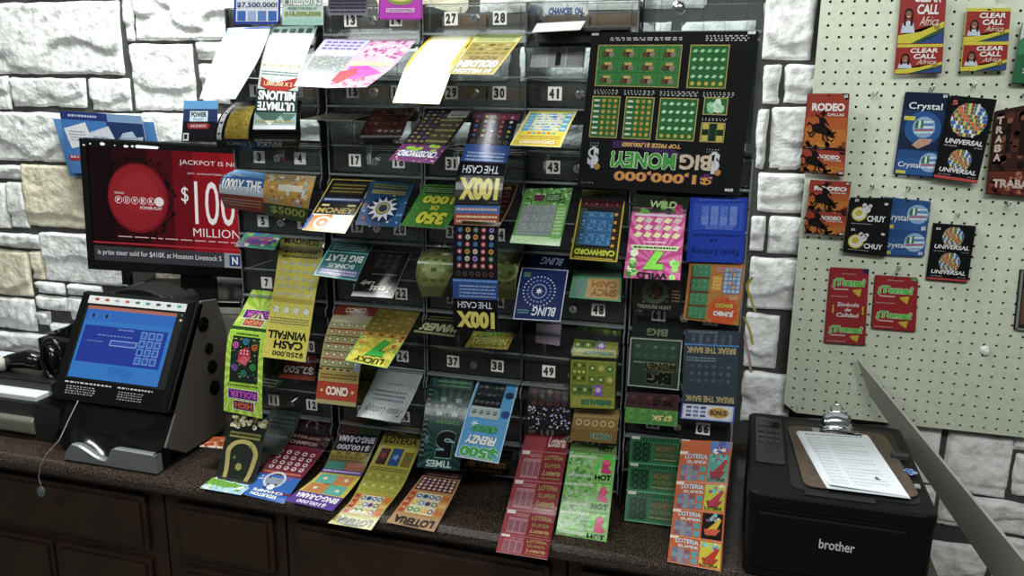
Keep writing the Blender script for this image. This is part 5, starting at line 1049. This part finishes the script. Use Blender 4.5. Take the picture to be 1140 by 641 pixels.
def rodeo(s, y0, y1, big, price):
    p = s.piece(y0, y1); p.r(0, 0, 1, 1, 'c8702c', 1).r(0, 0, 1, .42, 'a83c2c', 2).r(0, .42, 1, .62, 'bf5a28', 2)
    p.spots(0, .8, 1, 1, 26, .03, .07, ['8a3a20', '5c2416', 'd8903a'], 3).poly([(.84, 0), (1, 0), (1, .1), (.9, .1)], '151515', 4)
    p.t('RODEO', .52 if big else .62, .24, .8 if big else .5, .14 if big else .17, 'f0ebe4', 5, .05).t('DALLAS', .72, .37, .4, .05 if big else .07, 'ece0d8', 5, .03).t(price, .93, .05 if big else .9, .1, .06 if big else .1, 'f4f0ec', 6, .03)
    x, y, k = (.42, .66, 1) if big else (.3, .55, .9)     # bull and rider
    K = '1a1210'; m = s.asp
    def pl(Q, kk=5): p.poly([(x+a*k, y+b*k/m) for a, b in Q], K, kk)
    def limb(*Q):
        for (a, b), (c, d) in zip(Q, Q[1:]):
            L = math.hypot(c-a, d-b) or 1; nx, ny = -(d-b)/L*.024, (c-a)/L*.024
            pl([(a+nx, b+ny), (c+nx*.7, d+ny*.7), (c-nx*.7, d-ny*.7), (a-nx, b-ny)], 6)
    pl([(-.25, -.14), (-.14, -.19), (.02, -.16), (.16, -.06), (.2, .06), (.14, .13), (.0, .08), (-.16, .05), (-.26, -.03)])
    pl([(.14, -.02), (.26, .04), (.31, .14), (.27, .19), (.2, .15), (.13, .1)]); limb((.24, .05), (.33, .02)); limb((.2, .05), (.2, -.04))
    limb((.1, .08), (.12, .2), (.2, .24)); limb((.03, .06), (.02, .2), (.09, .27)); limb((-.2, -.02), (-.3, .1), (-.36, .02)); limb((-.16, .0), (-.24, .16), (-.32, .14)); limb((-.24, -.12), (-.34, -.2), (-.38, -.12))
    pl([(-.08, -.14), (-.1, -.3), (-.02, -.36), (.05, -.3), (.05, -.13)], 7); limb((.03, -.15), (.12, .0), (.08, .08)); limb((-.06, -.3), (-.2, -.42)); limb((.03, -.29), (.14, -.14)); p.c(x-.01*k, y-.41*k/m, .045*k, K, 7, 9); pl([(-.1, -.44), (.08, -.46), (.08, -.43), (-.1, -.41)], 8); pl([(-.05, -.44), (.03, -.45), (.03, -.51), (-.04, -.5)], 8)
    p.r(0, .95, 1, 1, '201814', 4).m_(.05, .96, .5, .99, 1, 'a89a90', 5)
def k4(s): rodeo(s, 0, .70, True, '$5'); rodeo(s, .715, 1, False, '$5')
card('orange bull-rider card pack marked $5 at the left edge of the pegboard', ((900,104),(945.4,104),(892,191),(939,195.5)), k4, 'a83c2c')
def k5(s): rodeo(s, 0, .56, True, '$2'); rodeo(s, .575, 1, False, '$2')
card('orange bull-rider card pack marked $2, below the $5 bull-rider card', ((902,200.6),(947.5,203),(895,260),(939.5,263)), k5, 'a83c2c')
def globe(s, x, y, r):
    s.c(x, y, r, '8ab0d8', 4, 24)
    for k in range(5): s.poly([(x-r*.8, y+(-.5+.25*k)*r/s.asp), (x+r*.85, y+(-.62+.25*k)*r/s.asp), (x+r*.85, y+(-.5+.25*k)*r/s.asp), (x-r*.8, y+(-.38+.25*k)*r/s.asp)], ['e8ecf0', '3a6cc0', 'e8ecf0', 'c83a44', 'e8ecf0'][k], 5)
    s.poly([(x-r*.75, y-r*.5/s.asp), (x-r*.1, y-r*.7/s.asp), (x-r*.1, y+r*.1/s.asp), (x-r*.8, y+r*.15/s.asp)], '2f7a4a', 6).r(x-r*.5, y-r*.6/s.asp, x-r*.3, y+r*.1/s.asp, 'e8e8e4', 7)
def crystal(s, y0, y1, big):
    p = s.piece(y0, y1); p.r(0, 0, 1, 1, '1d3560' if big else '2c5a9c', 1).r(0, 0, 1, .3, '14233e' if big else '24508c', 2).r(0, .7, 1, 1, '1a2a48' if big else '2c5a9c', 2)
    if big: p.c(.5, .62, .42, '2a5a9c', 3, 24).t('Crystal', .5, .25, .78, .15, 'eef2f6', 5, .01).globe = None if False else None
    globe(p, .52 if big else .76, .6 if big else .45, .26 if big else .24)
    if big: p.r(.04, .42, .3, .49, 'd8d04a', 6).poly([(.3, .92), (.45, .8), (.75, .8), (.7, .88), (.45, .98)], 'c89a80', 6).t('$5', .92, .05, .1, .06, 'f0f0f0', 6, .03)
    else: p.t('Crystal', .3, .62, .5, .28, 'eef2f6', 6, .01).r(.02, .84, .24, .97, 'd8d04a', 6).t('$5', .92, .9, .1, .14, 'f0f0f0', 6, .03)
Sheet.globe = None
def k6(s): crystal(s, 0, .69, True); crystal(s, .70, 1, False)
card('blue globe card pack with white script title, left of the black globe card', ((1009,102),(1056.7,104),(995.7,193),(1045,197)), k6, '1d3560', y=-.05)
FL = ['c83a3a', '3a62b8', '3f9a4a', 'e0d04a', 'e8e8e4', 'd8762c', '2a7a5c', '8a2c3c']
def fglobe(s, x, y, r):
    s.c(x, y, r, 'c8c8c0', 4, 26)
    n = 9
    for j in range(n):
        yy = (-1+2*(j+.5)/n); w = math.sqrt(max(0, 1-yy*yy)); m = max(2, int(w*8))
        for i in range(m):
            xx = w*(-1+2*(i+.5)/m); a, b = w/m*.9, .9/n
            s.r(x+r*(xx-a), y+r*(yy-b)/s.asp, x+r*(xx), y+r*(yy+b)/s.asp, FL[(i*3+j*5) % 8], 5).r(x+r*xx, y+r*(yy-b)/s.asp, x+r*(xx+a), y+r*(yy+b)/s.asp, FL[(i*5+j*3+2) % 8], 5)
def universal(s, y0, y1, price=None):
    p = s.piece(y0, y1); p.r(0, 0, 1, 1, '121214', 1); big = s.asp > .95
    fglobe(p, .5, .42 if big else .38, .40 if big else .26)
    p.t('UNIVERSAL', .5, .86 if big else .78, .84, .1 if big else .16, 'e8e8ea', 6, .03, .15).m_(.08, .93, .36, .98, 1, 'b0b0b4', 5).m_(.75, .93, .95, .98, 1, 'b0b0b4', 5)
    if price: p.t(price, .12, .1, .12, .09, 'd8685c' if big else 'e8e8e8', 6, .03)
def k7(s): universal(s, .02, .62, '5'); universal(s, .63, .96); s.piece().r(0, .965, 1, 1, 'c84a44', 3)
card('black card pack with a globe of flags marked 5, beside the blue globe card', ((1059,106),(1110,110.6),(1039.5,197),(1088,204)), k7, '121214', y=-.062)
def k8(s):
    s.r(0, 0, 1, .72, '3a1f1a', 1).spots(0, .05, 1, .7, 40, .05, .12, ['5c3026', '2a1614', '7a4a34', '1c1010'], 2)
    for k, ch in enumerate('TRABA'): s.t(ch, .14, .12+.11*k, .16, .09, 'd8c0b0', 5, .05, 0, 0, '1a0e0c')
    s.r(.3, .16, .4, .5, '1a1010', 3).c(.36, .14, .07, '8a5a44', 4, 9).r(.6, .16, .74, .55, '241412', 3).c(.66, .13, .07, '7a4c3a', 4, 9).r(0, .73, 1, 1, '6a2c20', 2).spots(0, .74, 1, .99, 24, .04, .08, ['8a3a28', '3a1814', 'a86a4c'], 3).t('TRABA', .5, .87, .8, .1, 'd0b4a4', 5, .05, 0, 0, '1a0e0c')
card('brown card pack with upright letters and standing figures, near the right edge of the photo', ((1108,124),(1158,114),(1098.5,215),(1150,219)), k8, '3a1f1a')
def chuy(s, y0, y1):
    p = s.piece(y0, y1); p.r(0, 0, 1, 1, '141415', 1).c(.26, .56, .19, 'd0b83a', 3, 18).c(.26, .56, .155, 'e8e4d8', 4, 18).c(.24, .52, .09, 'd0b83a', 5, 10).c(.42, .4, .1, 'd8d8d4', 5, 12).c(.36, .26, .055, 'd8d8d4', 5, 10).c(.50, .28, .05, 'd8d8d4', 5, 10).c(.44, .4, .012, '141415', 6, 6)
    p.t('CHUY', .68, .7, .44, .2, 'f0f0ee', 6, .03).m_(.1, .86, .6, .92, 1, '9a9a98', 5).t('$2', .16, .1, .1, .1, 'e8e8e8', 6, .02).c(.88, .2, .05, 'd8d8d8', 5, 10, .03)
def k9(s): chuy(s, 0, .53); chuy(s, .54, 1)
card('black double card marked $2 with white title, overlapping a blue globe card', ((947.5,219.5),(993,220.5),(939,279.5),(986,284.5)), k9, '141415', y=-.053, n=7)
def k10(s): crystal(s, 0, .55, False); crystal(s, .56, 1, False); s.piece().t('Crystal', .4, .5, .01, .01, 'eef2f6', 1)
card('blue globe double card half behind the black $2 card', ((986,219.5),(1035.7,224.6),(980,283),(1028,285)), k10, '2c5a9c', y=-.0405, n=7)
def k11(s): universal(s, .04, .5, '$2'); universal(s, .5, .95); s.piece().r(0, .96, 1, 1, 'b8443e', 3)
card('small black double card with two flag globes marked $2, below the middle of the pegboard', ((1040,248.6),(1086.5,252),(1031.6,310.4),(1077,314)), k11, '121214', y=-.0405, n=7)
def toma(s, y0, y1):
    p = s.piece(y0, y1); p.r(0, 0, 1, 1, 'a5282c', 1).t('\u00a1Toma!', .5, .42, .84, .36, '5fd04a', 6, .05, .1, 0, 'f0f0e0').r(.12, .62, .5, .68, 'd8b0a8', 4).poly([(.6, .66), (.84, .6), (.8, .9), (.68, .8)], 'd8b83a', 5).m_(.05, .88, .5, .95, 1, 'd8a8a0', 4)
def k12(s):
    toma(s, .04, .40); p = s.piece(.40, .68); p.r(0, 0, 1, 1, 'a5282c', 1).t('Simbolo', .52, .26, .56, .2, 'f0ece8', 6, .02, .15).t('de', .52, .5, .16, .16, 'f0ece8', 6, .02, .15).t('Calidad', .52, .76, .56, .2, 'f0ece8', 6, .02, .15).t('\u00a1', .14, .5, .05, .4, 'd8c03a', 6, .04).t('!', .9, .5, .05, .4, 'd8c03a', 6, .04)
    toma(s, .68, 1); s.piece().poly([(.82, 0), (1, 0), (1, .06), (.9, .06)], '1d2a5c', 5).m_(.3, .06, .7, .08, 1, 'd8a8a0', 5)
card('tall red card of three sections with green lettering, lowest on the left of the pegboard', ((925,298),(967.4,300),(918,381),(963,384)), k12, 'a5282c', y=-.0405, n=7)
def k13(s): toma(s, .05, .54); toma(s, .54, 1); s.piece().m_(.3, .05, .7, .08, 1, 'd8a8a0', 5).r(.88, .0, 1, .5, '4ab04a', 0.5)
card('shorter red card of two sections with green lettering, beside the tall three-section one', ((975,307),(1021,310),(970.5,365),(1018,368.7)), k13, 'a5282c', y=-.0405, n=7)
def k14(s): s.frame(0, 0, 1, 1, .1, '8a8a84', 2).r(.15, .3, .85, .9, '6a4a3a', 2)
card('dark framed item cut off by the right edge, low on the pegboard', ((1137,300),(1165,302),(1130,367),(1160,370)), k14, '2a2a28', y=-.0405, n=7)
for px, py, nx, lb in ((1110,-1,.005,'wire hook above the short red and yellow card'),(1035,101,.002,'wire hook holding the blue globe card'),(1082,98,0,'wire hook holding the flag-globe card marked 5'),(970,209,0,'wire hook holding the black $2 card'),(1010,211,0,'wire hook holding the half-hidden blue globe card'),(1064,240,0,'wire hook holding the small flag-globe double card'),(999,299,0,'wire hook above the shorter red card'),(971,106,.006,'empty wire hook right of the $5 bull-rider card'),(1120,228,.0,'empty wire hook below the brown card'),(1138,108,0,'wire hook holding the brown card')):
    hook(px, py, nx, lb, .03)
# lump of white putty
bm = NB(); bmesh.ops.create_icosphere(bm, subdivisions=3, radius=.011)
for v in bm.verts: v.co *= 1+.35*noise.noise(v.co*130); v.co.y *= .6
o = bm_obj('putty_lump', bm, mat('white_putty', 'd4d8d2', .35), None, smooth=True, loc=at(1097, 390, -.033)); tag(o, 'small lump of clear-white putty stuck on the lower pegboard', 'putty')
# ---- printer
PX0, PX1, PY0, PY1, PT = .045, .362, -.63, -.225, ZC-.70
t = thing('laser_printer', 'black laser printer with a clipboard on top, right of the dispenser', 'printer', ((PX0+PX1)/2, (PY0+PY1)/2, CT+.0005)); po = t.location; PH = PT-CT-.0005
hx, hy = (PX1-PX0)/2, (PY1-PY0)/2
PB = mat('printer_black', '0c0c0d', .45, spec=.15, bump=(500, .05, .0004))
bm = NB(); prism(bm, rrect(-hx, hx, -hy, hy, .018), 'z', .0, PH-.03, bev=.002); bm_obj('body', bm, PB, t)
bm = NB(); prism(bm, rrect(-hx-.002, hx+.002, -hy-.004, hy, .02), 'z', PH-.0295, PH, bev=.005); tp_ = bm_obj('top_cover', bm, PB, t)
bm = NB(); prism(bm, rrect(-hx+.075, hx-.02, -hy+.03, hy-.03, .02), 'z', PH, PH+.0015); box(bm, -.06, .06, -hy+.012, -hy+.03, PH, PH+.003, .001); bm_obj('output_tray', bm, mat('tray_black', '101012', .5), t)
bm = NB(); box(bm, -hx+.02, hx-.045, -hy-.006, -hy, .02, PH-.036, .003); fp = bm_obj('front_panel', bm, PB, t)
s = Sheet([(Vector((-.035, -hy-.0068, .098)), Vector((.035, -hy-.0068, .098))), (Vector((-.035, -hy-.0068, .078)), Vector((.035, -hy-.0068, .078)))], thick=.0001); s.t('brother', .5, .5, .86, .95, mat('logo_silver', 'b4b6b8', .4), 1, .015); s.done('name_lettering', fp)
bm = NB(); prism(bm, rrect(-hx+.012, -hx+.068, -hy+.13, hy-.03, .006), 'z', PH, PH+.0025, bev=.001); cp = bm_obj('control_panel', bm, mat('panel_black', '1d1d1f', .3), t)
bm = NB(); box(bm, -hx+.018, -hx+.062, hy-.085, hy-.06, PH+.0025, PH+.0035); bm_obj('display', bm, BLKG, cp)
for j in range(3):
    for i in range(3):
        bm = NB(); cyl(bm, (-hx+.024+.016*i, hy-.115-.028*j, PH+.0032), .0045, .003, 'z', 14); bm_obj('button', bm, mat('button_grey', '3c3c40', .4), cp)
s = Sheet([(Vector((-hx+.018, hy-.045, PH+.0031)), Vector((-hx+.062, hy-.045, PH+.0031))), (Vector((-hx+.018, hy-.2, PH+.0031)), Vector((-hx+.062, hy-.2, PH+.0031)))], thick=.0001)
s.m_(.1, .0, .9, .05, 1, '8a8a8c', 1).m_(.05, .36, .95, .39, 1, '77777a', 1).m_(.05, .56, .95, .59, 1, '77777a', 1).m_(.05, .74, .95, .77, 1, '77777a', 1); s.done('panel_print', cp)
# ---- clipboard with papers
zc = PT+.008
c4 = [atz(*p, zc) for p in ((872, 476), (905, 543), (1019, 549), (984, 477))]
cc = sum(c4, Vector())/4; th = math.radians(4)
t = thing('clipboard', 'brown clipboard with chrome clip and white papers, lying on the black printer', 'clipboard', (cc.x, cc.y, PT+.0035), th)
cw = ((c4[3]-c4[0]).length+(c4[2]-c4[1]).length)/4; chh = ((c4[0]-c4[1]).length+(c4[3]-c4[2]).length)/4
bm = NB(); prism(bm, rrect(-cw, cw, -chh, chh, .022, 6), 'z', .0, .003, bev=.0008); bm_obj('board', bm, mat('brown_board', '4a3f33', .6, vary=(60, '5a4c3d', .4, .7)), t)
bm = NB()
P0 = [(-.045, .003), (.045, .003), (.045, .006), (-.045, .006)]
box(bm, -.05, .05, chh-.035, chh-.008, .003, .0055, .001)
rows = []
for i in range(9):
    u = i/8; a = u*math.pi*.62
    rows.append((chh-.03+.034*math.sin(a)*.7, .006+.030*(1-math.cos(a))*.75, .036-.008*u))
for i in range(8):
    (y0, z0, w0), (y1, z1, w1) = rows[i], rows[i+1]
    n = 6
    for k in range(n):
        f = lambda w, k: (-w+2*w*k/n, .010*math.cos(math.pi*(k/n-.5)))
        a, b_, c_, d_ = f(w0, k), f(w0, k+1), f(w1, k+1), f(w1, k)
        bm.faces.new([bm.verts.new((a[0], y0, z0+a[1])), bm.verts.new((b_[0], y0, z0+b_[1])), bm.verts.new((c_[0], y1, z1+c_[1])), bm.verts.new((d_[0], y1, z1+d_[1]))])
bmesh.ops.remove_doubles(bm, verts=bm.verts[:], dist=.0002)
bmesh.ops.solidify(bm, geom=bm.faces[:], thickness=.0012)
tube(bm, [(-.034, chh-.012, .010), (.034, chh-.012, .010)], .004, 12)
P = [(.012*math.cos(a), chh+.002, .048+.010*math.sin(a)) for a in [2*math.pi*k/16 for k in range(17)]]; tube(bm, P, .0018, 8)
bm_obj('clip', bm, CHROME, t, smooth=True)
mw = MC.get('sheet_white') or mat('sheet_white', 'd9dee2', .6)
pl = [Matrix.Rotation(-th, 3, 'Z') @ (atz(*p, zc)-Vector((cc.x, cc.y, zc))) for p in ((888, 480), (965, 484.5), (923, 543), (1011, 553))]
for k in range(4):
    q = [Vector((v.x+.0012*k*(1 if j % 2 else -1), v.y-.0012*k, .0034+.0007*(3-k))) for j, v in enumerate(pl)]
    lift = .006 if k == 0 else .002
    mid = [(q[0].lerp(q[2], f)+Vector((0, 0, lift*max(0, f-.85)/.15)), q[1].lerp(q[3], f)) for f in (0, .3, .6, .85, 1)]
    s = Sheet(mid, 'matte', .0003); s.base('d9dee2', 'd0d4d8')
    if k == 0:
        s.m_(.08, .04, .9, .07, 1, '6a7078', 2)
        for i in range(16): s.r(.05, .1+.053*i, .95, .102+.053*i, 'a8aeb6', 1); s.m_(.08, .105+.053*i, .3, .14+.053*i, 1, '9aa2ac', 1, i).m_(.36, .105+.053*i, .85 if i % 3 else .6, .14+.053*i, 1, 'a8b0b8', 1, i+40)
        s.poly([(.7, .77), (.74, .74), (.78, .79), (.72, .8)], '5a6068', 2).r(.1, .0, .105, 1, 'a8aeb6', 1)
    s.done('paper', t)
# crumpled blue wrapper and small eraser next to it
p = atz(1011, 531, PT)
bm = NB(); bmesh.ops.create_icosphere(bm, subdivisions=3, radius=.010)
for v in bm.verts: v.co *= 1+.6*noise.noise(v.co*260); v.co.z = abs(v.co.z)*.5
o = bm_obj('candy_wrapper', bm, mat('blue_wrapper', '3f62a4', .3, metal=.3, vary=(160, 'a8b4cc', .45, .6)), None, loc=(p.x+.006, p.y+.012, PT+.0045)); tag(o, 'small crumpled blue and white wrapper at the clipboard corner', 'wrapper')
p = atz(1013, 543, PT); bm = NB(); box(bm, -.005, .005, -.006, .006, 0, .005, .0012); o = bm_obj('eraser', bm, mat('grey_eraser', '8a8c8c', .6), None, loc=(p.x+.012, p.y, PT+.0025)); tag(o, 'tiny pale grey block at the front corner of the clipboard', 'eraser')
p = atz(1003, 517, PT); bm = NB(); box(bm, -.016, .016, -.008, .008, 0, .012, .002); box(bm, -.012, .012, -.0085, -.008, .003, .009); o = bm_obj('stapler_block', bm, mat('dark_block', '2c2c2e', .5), None, loc=(p.x, p.y+.02, PT+.003)); tag(o, 'small dark plastic block behind the blue wrapper on the printer', 'plastic block')
# ---- leaning plank
A, B = at(953, 398, -.058), at(968, 440, -.068)
C_ = at(1140, 625, -.40); pn = (B-A).cross(C_-A); rd = ray(1105, 641); D_ = CAM+rd*((A-CAM).dot(pn)/rd.dot(pn))
E1, E2 = A+(C_-A)*3.05, B+(D_-B)*2.95
lo = min(E1.z, E2.z)
k1_ = (A.z-.012)/(A.z-C_.z); k2_ = (B.z-.002)/(B.z-D_.z); E1 = A+(C_-A)*k1_; E2 = B+(D_-B)*k2_
nn = (B-A).cross(E1-A).normalized()
nn = nn if nn.y < 0 else -nn
o0 = (E1+E2)/2
bm = NB(); NS = 24
rows = [(A.lerp(E1, k/NS)-o0, B.lerp(E2, k/NS)-o0) for k in range(NS+1)]
V = []
for a_, b_ in rows:
    V.append([bm.verts.new(v) for v in (a_, a_.lerp(b_, .5), b_, b_-nn*.006, a_.lerp(b_, .5)-nn*.006, a_-nn*.006)])
for k in range(NS):
    for j in range(6): bm.faces.new((V[k][j], V[k+1][j], V[k+1][(j+1) % 6], V[k][(j+1) % 6])).smooth = False
bm.faces.new(V[0]); bm.faces.new(V[-1][::-1])
o = bm_obj('plank', bm, mat('grey_plank', 'a09f96', .5, spec=.4, bump=(70, .12, .001), vary=(14, 'aaa99f', .4, .7)), None, loc=o0); tag(o, 'long tapered grey plank leaning against the pegboard beside the printer', 'plank')
# ================================================================== LIGHT AND CAMERA
def area(name, loc, size, power, rot=(0, 0, 0), col=(1, 1, 1)):
    l = D.lights.new(name, 'AREA'); l.shape = 'RECTANGLE'; l.size, l.size_y = size; l.energy = power; l.color = col
    o = D.objects.new(name, l); COL.objects.link(o); o.location = loc; o.rotation_euler = rot; return o
area('ceiling_light_near_wall', (-1.2, -.52, 2.95), (1.3, .36), 70, col=(.96, 1, .98))
area('ceiling_light_room', (.5, -2.1, 2.75), (1.22, .3), 36, (math.radians(58), 0, 0), col=(.97, 1, .97))  # added unseen fill on the camera side, tilted at the wall
area('ceiling_light_room_far', (-1.4, -2.6, 2.75), (1.22, .3), 21, (math.radians(55), 0, 0), col=(.97, 1, .97))  # second added fill, brightens the front from behind the camera
w = D.worlds.new('room_air'); w.use_nodes = True; SC.world = w
w.node_tree.nodes['Background'].inputs['Color'].default_value = (.5, .53, .52, 1); w.node_tree.nodes['Background'].inputs['Strength'].default_value = .22
cam = D.cameras.new('camera'); co = D.objects.new('camera', cam); COL.objects.link(co); SC.camera = co
rt = Vector((RM[0][0], RM[0][2], -RM[0][1])); upv = -Vector((RM[1][0], RM[1][2], -RM[1][1])); bk = -Vector((RM[2][0], RM[2][2], -RM[2][1]))
M = Matrix.Identity(4)
for i in range(3): M[i][0], M[i][1], M[i][2], M[i][3] = rt[i], upv[i], bk[i], CAM[i]
co.matrix_world = M
cam.sensor_fit = 'HORIZONTAL'; cam.sensor_width = 36; cam.lens = FPX/1140*36; cam.clip_start = .01
SC.view_settings.view_transform = 'Standard'; SC.view_settings.look = 'None'; SC.view_settings.gamma = 1; SC.view_settings.exposure = 0; SC.view_settings.use_curve_mapping = False
SC.cycles.transparent_max_bounces = 32; SC.cycles.max_bounces = 10
bpy.context.view_layer.update()
